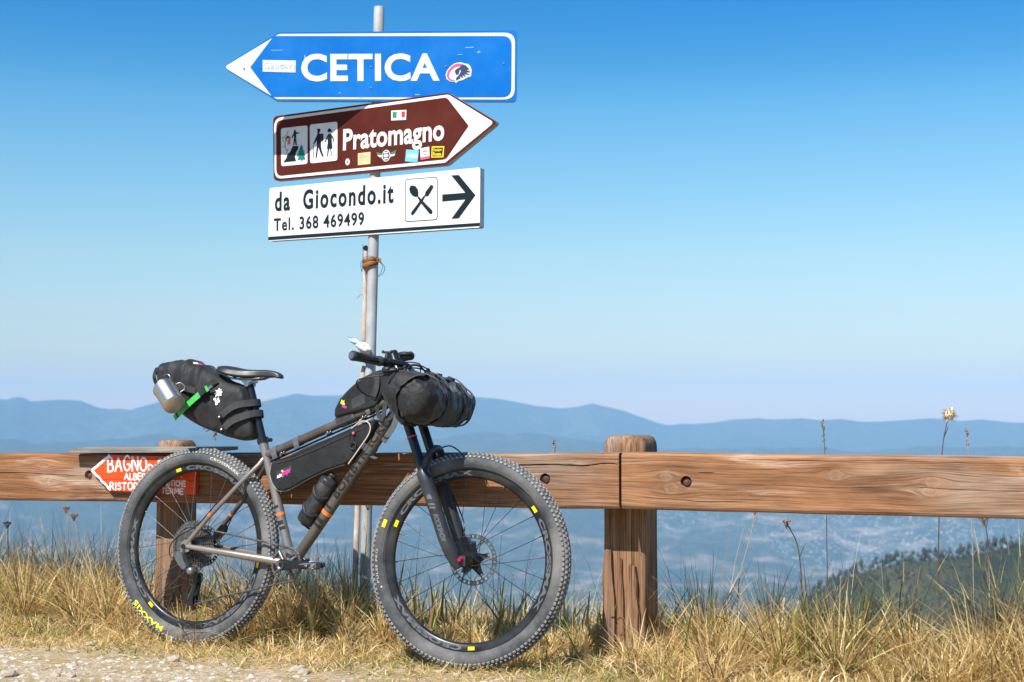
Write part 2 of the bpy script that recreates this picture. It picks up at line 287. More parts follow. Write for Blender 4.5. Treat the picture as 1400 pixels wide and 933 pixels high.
def solo(name, mb, mats, label=None, cat=None, group=None, kind=None, M=None):
    o = link(name, mesh_from(mb, name, mats), None, label=label, category=cat, group=group, kind=kind)
    M = M or Matrix.Identity(4); o.matrix_world = M; WM[o.name] = M; return o
def rounded(poly, r, n=5):
    out = []; k = len(poly); rr = r if hasattr(r, '__len__') else [r]*k
    for i in range(k):
        p = Vector(poly[i]); a = Vector(poly[i-1])-p; b = Vector(poly[(i+1) % k])-p
        if rr[i] <= 0: out.append(tuple(p)); continue
        ang = a.angle(b); t = min(rr[i]/math.tan(ang/2), a.length*.48, b.length*.48)
        A = p+a.normalized()*t; B = p+b.normalized()*t
        for j in range(n+1):
            u = j/n; out.append(tuple((1-u)**2*A + 2*u*(1-u)*p + u*u*B))
    return out
def smooth_line(pts, k=8):
    P = [Vector(p) for p in pts]; out = []
    for i in range(len(P)-1):
        a, b, c, d = P[max(i-1,0)], P[i], P[i+1], P[min(i+2,len(P)-1)]
        for j in range(k):
            t = j/k; out.append(.5*((2*b)+(c-a)*t+(2*a-5*b+4*c-d)*t*t+(3*b-a-3*c+d)*t**3))
    out.append(P[-1]); return out
def ellipse(c, a, b, n=24, rot=0):
    return [(c[0]+a*math.cos(q)*math.cos(rot)-b*math.sin(q)*math.sin(rot), c[1]+a*math.cos(q)*math.sin(rot)+b*math.sin(q)*math.cos(rot)) for q in [2*PI*i/n for i in range(n)]]
_tc = {}
def glyphs(txt, bold=0.0, space=1.0):
    key = (txt, bold, space)
    if key in _tc: return _tc[key]
    cu = bpy.data.curves.new('lettering', 'FONT'); cu.body = txt; cu.size = 1; cu.offset = bold; cu.space_character = space; cu.resolution_u = 4; cu.fill_mode = 'FRONT'
    o = bpy.data.objects.new('lettering', cu); COL.objects.link(o); dg = bpy.context.evaluated_depsgraph_get(); dg.update()
    e = o.evaluated_get(dg); me = e.to_mesh(); V = [(v.co.x, v.co.y) for v in me.vertices]; F = [tuple(p.vertices) for p in me.polygons]; e.to_mesh_clear()
    bpy.data.objects.remove(o); bpy.data.curves.remove(cu); _tc[key] = (V, F); return V, F
def fine_glyphs(txt, bold=0.0, space=1.0, step=.10):
    """letters cut into small faces so that they can follow a round surface"""
    V, F = glyphs(txt, bold, space); bm = bmesh.new(); vs_ = [bm.verts.new((x, y, 0)) for x, y in V]
    for f in F:
        try: bm.faces.new([vs_[i] for i in f])
        except ValueError: pass
    for _ in range(4):
        bmesh.ops.triangulate(bm, faces=bm.faces); L = [e for e in bm.edges if e.calc_length() > step]
        if not L: break
        bmesh.ops.subdivide_edges(bm, edges=L, cuts=1)
    bmesh.ops.triangulate(bm, faces=bm.faces); bm.verts.index_update(); R = [(v.co.x, v.co.y) for v in bm.verts], [tuple(v.index for v in f.verts) for f in bm.faces]; bm.free(); return R
def lettering(mb, txt, p0, p1, top, y=0, bold=0.0, space=1.0, m=0, mp=None, ref=None):
    """baseline from p0 to p1, capital height up to top (over p0)"""
    V, F = glyphs(txt, bold, space); R, _ = glyphs(ref or txt[0], bold)
    x0 = min(v[0] for v in V); x1 = max(v[0] for v in V); h = max(v[1] for v in R)
    p0 = Vector(p0); ux = (Vector(p1)-p0)/(x1-x0); uy = (Vector(top)-p0)/h
    f = mp or (lambda x, z, yy: (x, yy, z))
    P = [p0+ux*(a-x0)+uy*b for a, b in V]
    mb.add([f(p.x, p.y, y) for p in P], F, m, False); return mb

# ------------------------------------------------------------------ materials
def lin(h):
    h = h.lstrip('#'); c = [int(h[i:i+2], 16)/255 for i in (0, 2, 4)]
    return tuple(x/12.92 if x <= .04045 else ((x+.055)/1.055)**2.4 for x in c)
class NT:
    def __init__(s, name):
        s.mat = bpy.data.materials.new(name); s.mat.use_nodes = True; s.t = s.mat.node_tree; s.n = s.t.nodes; s.l = s.t.links; s.n.clear()
        s.out = s.n.new('ShaderNodeOutputMaterial'); s.b = s.n.new('ShaderNodeBsdfPrincipled'); s.l.new(s.b.outputs[0], s.out.inputs[0])
        s._o = None
    def obj(s):
        if s._o is None: s._o = s.n.new('ShaderNodeTexCoord').outputs['Object']
        return s._o
    def set(s, sock, v):
        if hasattr(v, 'links') or isinstance(v, bpy.types.NodeSocket): s.l.new(v, sock)
        else: sock.default_value = (*v, 1) if isinstance(v, tuple) and len(v) == 3 and sock.type == 'RGBA' else v
    def map(s, vec, scale=(1,1,1), loc=(0,0,0), rot=(0,0,0)):
        n = s.n.new('ShaderNodeMapping'); s.l.new(vec, n.inputs[0]); n.inputs[1].default_value = loc; n.inputs[2].default_value = rot; n.inputs[3].default_value = scale; return n.outputs[0]
    def noise(s, vec, scale=5, detail=4, rough=.55, dist=0, out=0):
        n = s.n.new('ShaderNodeTexNoise'); s.l.new(vec, n.inputs['Vector']); n.inputs['Scale'].default_value = scale; n.inputs['Detail'].default_value = detail; n.inputs['Roughness'].default_value = rough; n.inputs['Distortion'].default_value = dist; return n.outputs[out]
    def vor(s, vec, scale=5, feat='F1', out='Distance'):
        n = s.n.new('ShaderNodeTexVoronoi'); n.feature = feat; s.l.new(vec, n.inputs['Vector']); n.inputs['Scale'].default_value = scale; return n.outputs[out]
    def ramp(s, fac, stops, interp='LINEAR'):
        n = s.n.new('ShaderNodeValToRGB'); s.l.new(fac, n.inputs[0]); e = n.color_ramp.elements; n.color_ramp.interpolation = interp
        while len(e) < len(stops): e.new(.5)
        for k, (p, c) in enumerate(stops):
            e[k].position = p; e[k].color = (c, c, c, 1) if not hasattr(c, '__len__') else (*c, 1)
        return n.outputs[0]
    def mix(s, fac, a, b, mode='MIX'):
        n = s.n.new('ShaderNodeMix'); n.data_type = 'RGBA'; n.blend_type = mode; s.set(n.inputs[0], fac); s.set(n.inputs[6], a); s.set(n.inputs[7], b); return n.outputs[2]
    def math(s, op, a, b=None, c=None):
        n = s.n.new('ShaderNodeMath'); n.operation = op
        for i, v in enumerate((a, b, c)):
            if v is not None: s.set(n.inputs[i], v)
        return n.outputs[0]
    def bump(s, h, strength=.3, dist=.01):
        n = s.n.new('ShaderNodeBump'); n.inputs['Strength'].default_value = strength; n.inputs['Distance'].default_value = dist; s.l.new(h, n.inputs['Height']); s.l.new(n.outputs[0], s.b.inputs['Normal'])
    def base(s, c): s.set(s.b.inputs['Base Color'], c)
    def p(s, **k):
        for a, v in k.items(): s.set(s.b.inputs[a.replace('_', ' ')], v)
        return s
def sh(c, k): return tuple(min(1, x*k) for x in c)
def simple(name, c, rough=.5, metal=0., var=.12, vs=20, bump=0., bs=80, bd=.002, dirt=None, dscale=6, damt=.5, coat=0., spec=.35):
    m = NT(name); o = m.obj(); n = m.noise(o, vs, 4)
    col = m.mix(m.ramp(n, [(.3, 0.), (.7, 1.)]), sh(c, 1-var), sh(c, 1+var))
    if dirt:
        d = m.ramp(m.noise(o, dscale, 6, .65), [(.42, 0.), (.72, 1.)]); col = m.mix(m.math('MULTIPLY', d, damt), col, dirt)
    m.base(col); m.p(Roughness=m.ramp(m.noise(o, vs*1.7, 3), [(0., max(.03, rough-.1)), (1., min(1, rough+.1))]), Metallic=metal); m.b.inputs['Specular IOR Level'].default_value = spec
    if coat: m.p(Coat_Weight=coat, Coat_Roughness=.1)
    if bump: m.bump(m.noise(o, bs, 4), bump, bd)
    return m.mat
DUST = (.42, .37, .30)
m_alu = simple('galvanised_steel', (.36, .375, .38), .68, .12, .2, 14, .15, 60, .001, (.24, .22, .19), 6, .6)
m_galv = simple('sign_edge_aluminium', (.42, .44, .46), .45, .7, .1, 30)
m_rust = simple('rust', (.30, .115, .04), .85, 0, .45, 40, .5, 90, .002)
m_wire = simple('green_wire', (.05, .16, .15), .5)
m_signblue = simple('sign_blue_film', (.0, .138, .49), .55, 0, .08, 3, dirt=(.05, .27, .62), dscale=7, damt=.22, spec=.12)
m_signwhite = simple('sign_white_film', (.72, .72, .71), .45, 0, .04, 4, dirt=(.55, .52, .46), dscale=6, damt=.3)
m_signbrown = simple('sign_brown_film', (.080, .0135, .0075), .5, 0, .12, 5, dirt=(.13, .04, .025), dscale=9, damt=.3, spec=.12)
m_signblack = simple('sign_black_film', (.012, .02, .026), .4, 0, .1, spec=.12)
m_ink_green = simple('print_green', (.0, .18, .14), .5)
m_red = simple('print_red', (.62, .03, .06), .5)
m_pinkred = simple('print_faded_red', (.62, .10, .18), .5)
m_green = simple('print_leaf_green', (.02, .25, .08), .5)
m_tan = simple('print_tan', (.75, .52, .25), .5)
m_sky = simple('print_light_blue', (.15, .48, .78), .5)
m_yellow = simple('print_yellow', (.78, .62, .02), .5)
m_olive = simple('print_faded_olive', (.35, .37, .25), .6)
m_greyprint = simple('print_grey', (.42, .44, .46), .5)
m_navy = simple('print_navy', (.03, .05, .12), .5)
def wood(name, dark, midc, light, pale, paleamt=.5, knots=(), grain=1.0, along='x'):
    m = NT(name); o = m.obj(); s = m.n.new('ShaderNodeSeparateXYZ'); m.l.new(o, s.inputs[0])
    if along == 'x': L, A, B = s.outputs[0], s.outputs[1], s.outputs[2]
    else: L, A, B = s.outputs[2], s.outputs[1], s.outputs[0]
    # grain lines bend round the knots
    Bz = B; kd = None
    for kx, kz, r in knots:
        dx = m.math('SUBTRACT', L, kx); dz = m.math('SUBTRACT', B, kz)
        d2 = m.math('ADD', m.math('MULTIPLY', m.math('MULTIPLY', dx, dx), .16), m.math('MULTIPLY', dz, dz))
        g = m.math('DIVIDE', m.math('MULTIPLY', dz, -r*r*.9), m.math('ADD', d2, r*r*.5)); Bz = m.math('ADD', Bz, g)
        k1 = m.math('ADD', m.math('MULTIPLY', m.math('MULTIPLY', dx, dx), .55), m.math('MULTIPLY', dz, dz))
        k2 = m.math('LESS_THAN', k1, 0); k2 = m.ramp(m.math('ADD', m.math('DIVIDE', k1, r*r), m.math('MULTIPLY_ADD', m.noise(m.map(o, (40, 40, 40)), 1, 2), 1.4, -.7)), [(.10, 1.), (.95, 0.)])
        kd = k2 if kd is None else m.math('MAXIMUM', kd, k2)
    c = m.n.new('ShaderNodeCombineXYZ'); m.l.new(L, c.inputs[0]); m.l.new(A, c.inputs[1]); m.l.new(Bz, c.inputs[2])
    wob = m.noise(m.map(c.outputs[0], (1.3, 3, 3)), 1.5, 2); 
    g1 = m.noise(m.map(c.outputs[0], (.75*grain, 40, 115*grain)), 1.0, 5, .62, .05)
    g2 = m.noise(m.map(c.outputs[0], (4.5, 90, 260)), 1.0, 3, .6)
    big = m.noise(m.map(c.outputs[0], (.55, 4, 15)), 1.0, 4, .6, .1)
    col = m.ramp(g1, [(.26, dark), (.46, midc), (.62, light), (.8, midc)])
    col = m.mix(.42, col, m.ramp(big, [(.3, dark), (.5, midc), (.72, light)]))
    fine = m.ramp(g2, [(.34, .40), (.54, 1.0)]); col = m.mix(1.0, col, fine, 'MULTIPLY')
    pm = m.ramp(m.noise(m.map(c.outputs[0], (1.5, 5, 16)), 1.0, 6, .65, .4), [(.55, 0.), (.69, 1.)])
    blot = m.ramp(m.noise(m.map(c.outputs[0], (2.2, 6, 7)), 1.0, 5, .65, .3), [(.34, .62), (.56, 1.0)]); col = m.mix(1.0, col, blot, 'MULTIPLY')
    pm = m.math('MULTIPLY', m.math('MULTIPLY', pm, paleamt), m.ramp(g2, [(.35, .25), (.6, 1.)])); col = m.mix(pm, col, pale)
    dk = m.ramp(m.noise(m.map(c.outputs[0], (.9, 8, 95)), 1.0, 4, .55, .1), [(.30, 1.), (.345, 0.)]); col = m.mix(m.math('MULTIPLY', dk, .75), col, sh(dark, .35))
    gw = m.ramp(m.noise(m.map(c.outputs[0], (.8, 4, 5), (7, 3, 1)), 1.0, 5, .6, .2), [(.50, 0.), (.66, .55)]); col = m.mix(gw, col, m.mix(m.ramp(g2, [(.35, 0.), (.6, 1.)]), (.16, .115, .085), (.40, .33, .26)))
    if kd is not None:
        kc = m.ramp(kd, [(.05, light), (.35, sh(pale, .9)), (.6, sh(midc, .8)), (.85, sh(dark, .7)), (1., sh(midc, .75))]); kc = m.mix(.5, kc, m.ramp(m.noise(m.map(c.outputs[0], (26, 26, 60)), 1, 3), [(.3, sh(dark, .8)), (.7, pale)])); col = m.mix(m.math('MULTIPLY', m.ramp(kd, [(.1, 0.), (.6, 1.)]), .30), col, kc)
    m.base(col); m.p(Roughness=.78); m.b.inputs['Specular IOR Level'].default_value = .25
    m.bump(m.math('SUBTRACT', m.math('ADD', m.math('MULTIPLY', g1, .6), m.math('MULTIPLY', g2, .4)), dk), .45, .004)
    return m.mat
# ------------------------------------------------------------------ terrain: verge, slope, valley, ridges (one sheet)
RP = Vector(D['RAIL_P']); RD = Vector(D['RAIL_D']); RN = Vector(D['RAIL_N'])
def front_of_rail(x, y): return (x-RP.x)*RN.x + (y-RP.y)*RN.y
def ridge_el(t, tab):
    return float(np.interp(t, [a for a, _ in tab], [b for _, b in tab]))
RIDGE = D['ridge']; SPUR = D['spur']
RIDGE = [[-60, .006], [-48, .0185], [-38, .010], [-32, .004], [-25, -.002]] + RIDGE + [[24, -.012], [32, -.016], [45, -.01], [60, -.012]]  # high peak left of the view is added so the haze can reach higher
SPUR = [[11.0, -.16]] + SPUR + [[22, -.077], [27, -.05], [36, -.06], [60, -.10]]
def base_profile(r):
    return float(np.interp(r, [0, 400, 1500, 3200, 5200, 7000, 9000, 10200, 16000], [0, -215, -500, -660, -715, -700, -640, -560, -560]))
def fbm(x, y, z=0, o=5): return mnoise.fractal(Vector((x, y, z)), .9, 2.1, o)
def height(x, y):
    r = math.hypot(x, y); az = math.degrees(math.atan2(x, y))
    s = front_of_rail(x, y)
    if s > -.62:
        z = .012*fbm(x*1.4, y*1.4, 3.1, 3)
        if s < .1: z += .03*max(0, min(1, (.1-s)/.5))*(.6+.4*fbm(x*2, y*2, 1., 2))
        return z
    d = -s-.62; z = .02 - d*.55 if d > .6 else .02-.45*d*d-.01
    if r > 60:
        z = base_profile(r) + min(60, r*.02)*fbm(x/900, y/900, 5., 5) + min(1, max(0, (r-3500)/2500))*95*fbm(x/1500+4, y/1500, 2., 4)
        if abs(az) > 60: return z
        el = ridge_el(az, RIDGE); R0 = 13000
        zr = el*R0 + D['CAM_H']; dd = R0-r if r < R0 else (r-R0)*.7
        n = fbm(x/1900, y/1900, 9., 6)
        fade = min(1, abs(dd)/900)
        zm = zr - dd*.185 + fade*(210*n + 120*abs(fbm(x/3300, y/3300, 2., 4)) - 60)
        z = max(z, zm)
        e2 = -.0185-.004*min(1, max(0, (az-2)/6)) + .0075*fbm(az/5.5, 3.3, 7., 4); d2 = abs(r-9200); z2 = e2*9200 - d2*.17 + min(1, d2/700)*(110*fbm(x/1500, y/1500, 12., 5)-25); z = max(z, z2)
        if az > 10.5:
            es = ridge_el(az, SPUR); zs = es*1000 + D['CAM_H'] - (abs(r-1000)*.62 if r < 1000 else (r-1000)*.75) + min(1, abs(r-1000)/80)*9*fbm(x/100, y/100, 4., 4)
            z = max(z, zs)
    return z
azs = np.unique(np.round(np.concatenate([np.arange(-180, -60, 6), np.arange(-60, -23, 1.0), np.arange(-23, 23.01, .09), np.arange(23, 60, 1.0), np.arange(60, 180.1, 6)]), 3))
rs = np.concatenate([np.linspace(.6, 9, 60), np.geomspace(9.6, 900, 38), np.linspace(960, 2000, 34), np.geomspace(2100, 8600, 52), np.linspace(8800, 13000, 70), [13080, 13200, 13500, 14000, 14600]])
V = []; 
for r in rs:
    for a in azs:
        q = math.radians(a); x, y = r*math.sin(q), r*math.cos(q); V.append((x, y, height(x, y)))
na = len(azs); F = []; MI = []
for i in range(len(rs)-1):
    for j in range(na-1): F.append((i*na+j, i*na+j+1, (i+1)*na+j+1, (i+1)*na+j)); MI.append(0 if rs[i] < 45 else 1)
tb = len(V); V.append((0, 0, 0)); F += [(tb, j+1, j) for j in range(na-1)]; MI += [0]*(na-1)
tm = MB(); tm.v = V; tm.f = F; tm.m = MI; tm.s = [True]*len(F)
g = NT('verge_soil'); o = g.obj()
n1 = g.noise(o, 1.6, 5, .6); n2 = g.noise(o, 38, 5, .7); n3 = g.noise(o, 9, 4, .6)
soil = g.ramp(n2, [(.25, (.24, .18, .115)), (.5, (.44, .35, .24)), (.72, (.64, .55, .43))])
straw = g.ramp(n2, [(.3, (.22, .16, .07)), (.7, (.50, .38, .19))])
g.base(g.mix(g.ramp(n3, [(.42, 0.), (.6, 1.)]), soil, straw)); g.p(Roughness=.95); g.b.inputs['Specular IOR Level'].default_value = .1
g.bump(g.math('ADD', n2, g.math('MULTIPLY', n3, .6)), .8, .02)
h = NT('mountain_land'); o = h.obj()
pv = h.noise(h.map(o, (1/900, 1/900, 1/500)), 1., 6, .6); pf = h.noise(h.map(o, (1/210, 1/150, 1/200)), 1., 5, .60, .3); pd = h.noise(h.map(o, (1/55, 1/55, 1/40)), 1., 5, .7)
forest = h.ramp(pd, [(.3, (.014, .022, .012)), (.5, (.034, .044, .022)), (.7, (.075, .075, .04))])
fields = h.ramp(pd, [(.3, (.11, .10, .06)), (.5, (.22, .17, .12)), (.72, (.36, .27, .21))])
sep = h.n.new('ShaderNodeSeparateXYZ'); h.l.new(o, sep.inputs[0])
low = h.ramp(h.math('MULTIPLY_ADD', sep.outputs[2], -1/500, -.35), [(.25, .02), (.62, 1.)])     # open land lies low in the valley
fm = h.ramp(h.math('ADD', h.math('MULTIPLY', pf, .60), h.math('MULTIPLY', pv, .56)), [(.585, 0.), (.70, 1.)])
col = h.mix(h.math('MULTIPLY', fm, h.math('ADD', h.math('MULTIPLY', low, .80), .16)), forest, fields)
vm = None       # three villages on the valley floor
for vx, vy, vr in ((1640, 6800, 620), (2080, 6900, 420), (760, 7500, 380), (-1500, 7300, 350)):
    dd_ = h.math('SQRT', h.math('ADD', h.math('POWER', h.math('SUBTRACT', sep.outputs[0], vx), 2.), h.math('POWER', h.math('MULTIPLY', h.math('SUBTRACT', sep.outputs[1], vy), .8), 2.)))
    k_ = h.ramp(h.math('DIVIDE', dd_, vr*1.6), [(.15, 1.), (1., 0.)]); vm = k_ if vm is None else h.math('MAXIMUM', vm, k_)
cell = h.ramp(h.vor(h.map(o, (1/26, 1/26, 1/60)), 1.), [(.20, 1.), (.30, 0.)]); pick_ = h.ramp(h.math('ADD', h.math('MULTIPLY', vm, .55), h.math('MULTIPLY', h.noise(h.map(o, (1/170, 1/170, 1/170), (3, 1, 7)), 1., 4), .7)), [(.60, 0.), (.68, 1.)])
vil = h.math('MULTIPLY', cell, pick_)
col = h.mix(h.math('MULTIPLY', vil, .5), col, (.74, .64, .56)); h.base(col); h.p(Roughness=.95); h.b.inputs['Specular IOR Level'].default_value = .05
solo('terrain', tm, [g.mat, h.mat], kind='structure')

# forest on the near spur: low-poly conifers and beeches, seen kilometres off as one wood
tv = []; tf = []; tmi = []
for k in range(6500):
    az = random.uniform(11.6, 24); r = 1000 + random.uniform(-170, 14)
    q = math.radians(az); x, y = r*math.sin(q), r*math.cos(q)
    if r < 975 and random.random() < .25: continue
    z = height(x, y); hgt = random.choice((1.6, 2.0, 2.4, 3.0, 4.2))*random.uniform(.8, 1.2); w = hgt*random.uniform(.2, .33); b = len(tv); n = 6; ph = random.random()*6
    con = random.random() < .6
    prof = [(0.12, .25), (.0, 1.0), (.45, .62), (1., 1.)] if con else [(.1, .55), (.45, 1.), (.8, .72), (1., .12)]
    lv = [(.0, .9), (.35, .72), (.68, .38), (1., .02)] if con else [(.05, .5), (.4, 1.15), (.75, .95), (1., .25)]
    for (t, rr) in lv:
        for j in range(n): a = ph+2*PI*j/n; kk = random.uniform(.75, 1.2); tv.append((x+w*rr*kk*math.cos(a), y+w*rr*kk*math.sin(a), z-.5+hgt*t))
    for i in range(3):
        for j in range(n): j2 = (j+1) % n; tf.append((b+i*n+j, b+i*n+j2, b+(i+1)*n+j2, b+(i+1)*n+j)); tmi.append(0 if con else 1)
wd = MB(); wd.v = tv; wd.f = tf; wd.m = tmi; wd.s = [False]*len(tf)
m_con = simple('conifer_needles', (.016, .027, .015), .9, 0, .4, .05); m_bee = simple('beech_leaves', (.052, .048, .026), .9, 0, .4, .05)
solo('forest', wd, [m_con, m_bee], kind='stuff')
# haze: the air of the valley
hb = MB().box((0, 0, -270), (29500, 29500, 1120))
hm = bpy.data.materials.new('haze'); hm.use_nodes = True; hm.node_tree.nodes.clear()
ho = hm.node_tree.nodes.new('ShaderNodeOutputMaterial'); hv = hm.node_tree.nodes.new('ShaderNodeVolumePrincipled')
hv.inputs['Color'].default_value = (*HAZE_COLOR, 1); hv.inputs['Density'].default_value = HAZE_DENSITY; hv.inputs['Anisotropy'].default_value = -.15
hm.node_tree.links.new(hv.outputs[0], ho.inputs['Volume'])
solo('haze', hb, hm, kind='stuff')

# ------------------------------------------------------------------ wooden guardrail
ang = math.atan2(RD.y, RD.x)
M_RAIL = Matrix.Translation(RP) @ Matrix.Rotation(ang, 4, 'Z')      # local x along the rail, y away from the road, z up
KN = [(k[0], k[1], .020) for k in D['knots']]
m_rail1 = wood('larch_rail', (.135, .052, .022), (.30, .132, .058), (.42, .21, .10), (.62, .47, .35), .85, KN[5:])
m_rail2 = wood('larch_rail_pale', (.145, .057, .025), (.315, .145, .066), (.44, .232, .116), (.64, .49, .37), .9, KN[:5])
m_post = wood('weathered_post', (.10, .046, .023), (.25, .125, .062), (.38, .22, .125), (.50, .40, .30), .6, grain=.6, along='z')
m_grey = wood('weathered_plank', (.13, .105, .085), (.30, .26, .215), (.44, .39, .33), (.55, .50, .44), .5)
m_void = simple('rail_joint_shadow_gap', (.06, .04, .025), .9)
guard = thing('wooden_guardrail', 'long brown wooden guardrail of two square beams bolted to stout posts along the verge', 'guardrail', M_RAIL)
def beam(x0, x1, zt0, zt1, zb0, zb1, th, holes, cracks, mat, name='rail'):
    """a beam with rounded edges; bolt holes and drying cracks are cut into it"""
    bm = bmesh.new(); n = max(2, int((x1-x0)/.06)); rows = []
    rnd = lambda zb, zt: rounded([(0, zb), (0, zt), (th, zt), (th, zb)], [.022, .016, .02, .02], 4)
    for i in range(n+1):
        t = i/n; x = x0+(x1-x0)*t; zt = zt0+(zt1-zt0)*t; zb = zb0+(zb1-zb0)*t
        zt += .0022*fbm(x*2.3, 4, 1, 3); zb += .0022*fbm(x*2.1, 9, 1, 3); y0 = .002*fbm(x*1.7, 2, 3, 2)
        rows.append([bm.verts.new((x, y+y0, z)) for y, z in rnd(zb, zt)])
    k = len(rows[0])
    for i in range(n):
        for j in range(k): f = bm.faces.new((rows[i][j], rows[i][(j+1) % k], rows[i+1][(j+1) % k], rows[i+1][j])); f.smooth = True
    bm.faces.new(rows[0][::-1]); bm.faces.new(rows[-1]); bmesh.ops.recalc_face_normals(bm, faces=bm.faces)
    me = bpy.data.meshes.new(name); bm.to_mesh(me); bm.free(); me.materials.append(mat)
    cut = MB()
    for hx, hz in holes: 
        b = len(cut.v); cut.lathe([(.0001, -.03), (.0215, -.03), (.0185, .030), (.0001, .030)], 20)
        for i in range(b, len(cut.v)): x, y, z = cut.v[i]; cut.v[i] = (x+hx, y, z+hz)
    for pts, w in cracks:
        P = smooth_line([(a, 0, c) for a, c in pts], 5); m_ = len(P); Vv = []
        for i, p in enumerate(P):
            t = i/(m_-1); ww = w*math.sin(PI*min(1, max(.02, t*1.0)))**.4*(.75+.5*random.random()) + .0003; jz = random.uniform(-.001, .001)
            Vv += [(p.x, -.02, p.z+jz-ww/2), (p.x, -.02, p.z+jz+ww/2), (p.x, .014, p.z+jz+ww*.3), (p.x, .014, p.z+jz-ww*.3)]
        Ff = [(i*4+j, i*4+(j+1) % 4, i*4+4+(j+1) % 4, i*4+4+j) for i in range(m_-1) for j in range(4)] + [(3, 2, 1, 0), tuple(range(m_*4-4, m_*4))]
        cut.add(Vv, Ff, 0, False)
    cme = mesh_from(cut, 'rail_cut', mat); bm = bmesh.new(); bm.from_mesh(cme); bmesh.ops.remove_doubles(bm, verts=bm.verts, dist=.0003); bmesh.ops.recalc_face_normals(bm, faces=bm.faces); bm.to_mesh(cme); bm.free()
    ob = bpy.data.objects.new(name, me); co = bpy.data.objects.new('rail_cut', cme); COL.objects.link(ob); COL.objects.link(co)
    md = ob.modifiers.new('cut', 'BOOLEAN'); md.operation = 'DIFFERENCE'; md.object = co; md.solver = 'EXACT'
    dg = bpy.context.evaluated_depsgraph_get(); dg.update(); out = bpy.data.meshes.new_from_object(ob.evaluated_get(dg)); out.name = name
    bpy.data.objects.remove(ob); bpy.data.objects.remove(co)
    if len(out.polygons) < 50: out = me
    out.polygons.foreach_set('use_smooth', [False]*len(out.polygons))
    o = link(name, out, guard); WM[o.name] = M_RAIL; return o
rc_ = D['rail_corners']; BO = D['bolts']; TH = .135
beam(-3.6, .5555, rc_[0][1]-.018, .7478, rc_[1][1]-.02, .553, TH, BO[1:], [([(.02, .705), (.16, .70), (.30, .706), (.42, .703), (.50, .712), (.5545, .709)], .0075), ([(-3.5, .615), (-2.6, .628), (-2.1, .634), (-1.9, .629), (-1.76, .626)], .004)], m_rail1)
beam(.5655, 3.6, .7485, .7530, .5535, .5636, TH, BO[:1], [([(.62, .598), (.75, .594), (.86, .588), (1.0, .589)], .0028), ([(.84, .6865), (.90, .6855)], .004), ([(1.10, .650), (1.3, .645), (1.55, .652), (1.75, .645), (2.3, .648)], .0022), ([(.98, .733), (1.25, .731), (1.5, .734), (2.0, .728)], .002)], m_rail2)
m_bolt = simple('rusty_brown_bolt', (.105, .055, .04), .7, .2, .3, 60)
for i, (bx, bz) in enumerate(BO):
    b = MB(); b.lathe([(.0001, .009), (.012, .0095), (.0165, .014), (.0165, .029), (.0001, .029)], 18); b.xf(Matrix.Translation((bx, 0, bz)))
    part('bolt', b, guard, m_bolt)
def post(x0, x1, ztop, off, back):
    b = MB(); rows = []; w = (x1-x0); c = (x0+x1)/2; d = back
    for k, z in enumerate(np.concatenate([np.linspace(-.25, ztop-.05, 26), ztop-.05+.05*np.sin(np.linspace(.15, 1, 7)*PI/2)])):
        t = max(0, (z-(ztop-.05))/.05); kx = math.sqrt(max(0, 1-t**2.2))*.32+.68 if t > 0 else 1.0
        if t >= .999: kx = .70
        fl = rounded([(c-w/2*kx, off+d*(1-kx)*.5), (c+w/2*kx, off+d*(1-kx)*.5), (c+w/2*kx, off+d-d*(1-kx)*.5), (c-w/2*kx, off+d-d*(1-kx)*.5)], .028, 5)
        row = []
        for j, (x, y) in enumerate(fl):
            wob = .004*fbm(x*14, y*14, z*1.2, 3)
            row.append((x+wob, y+wob*.6, z))
        rows.append(row)
    b.grid(rows, 0, closed=True); b.add(rows[-1], [tuple(range(len(rows[-1])))], 0, False)
    return b
p1 = post(.446, .606, .806, TH+.001, .165); p2 = post(-1.517, -1.380, .774, TH+.001, .12)
part('post', p1, guard, m_post); part('post', p2, guard, m_post)
# split slabs of the right-hand post and its rear batten
bt = MB(); bt.box((.430, TH+.20, .45), (.05, .045, .66)); part('batten', bt, guard, m_post)
sp = MB()
for (x0, x1, z0, z1, yy) in ((.448, .496, -.05, .40, TH-.020), (.504, .528, -.05, .37, TH-.012), (.538, .586, -.05, .345, TH-.024)):
    k = 8; rows = []
    for i in range(k+1):
        t = i/k; z = z0+(z1-z0)*t; w = (1-t**3*.5); a = x0+(x1-x0)*(.5-.5*w); c = x0+(x1-x0)*(.5+.5*w); j = random.uniform(-.003, .003)
        rows.append([(a+j, yy+.004, z), ((a+c)/2+j, yy-.004, z+random.uniform(0, .012)*(i == k)), (c+j, yy+.003, z), (c+j, TH+.012, z), (a+j, TH+.012, z)])
    sp.grid(rows, 0, closed=True, smooth=False); sp.add(rows[-1], [(0, 1, 2, 3, 4)], 0, False)
part('split_wood', sp, guard, m_post)

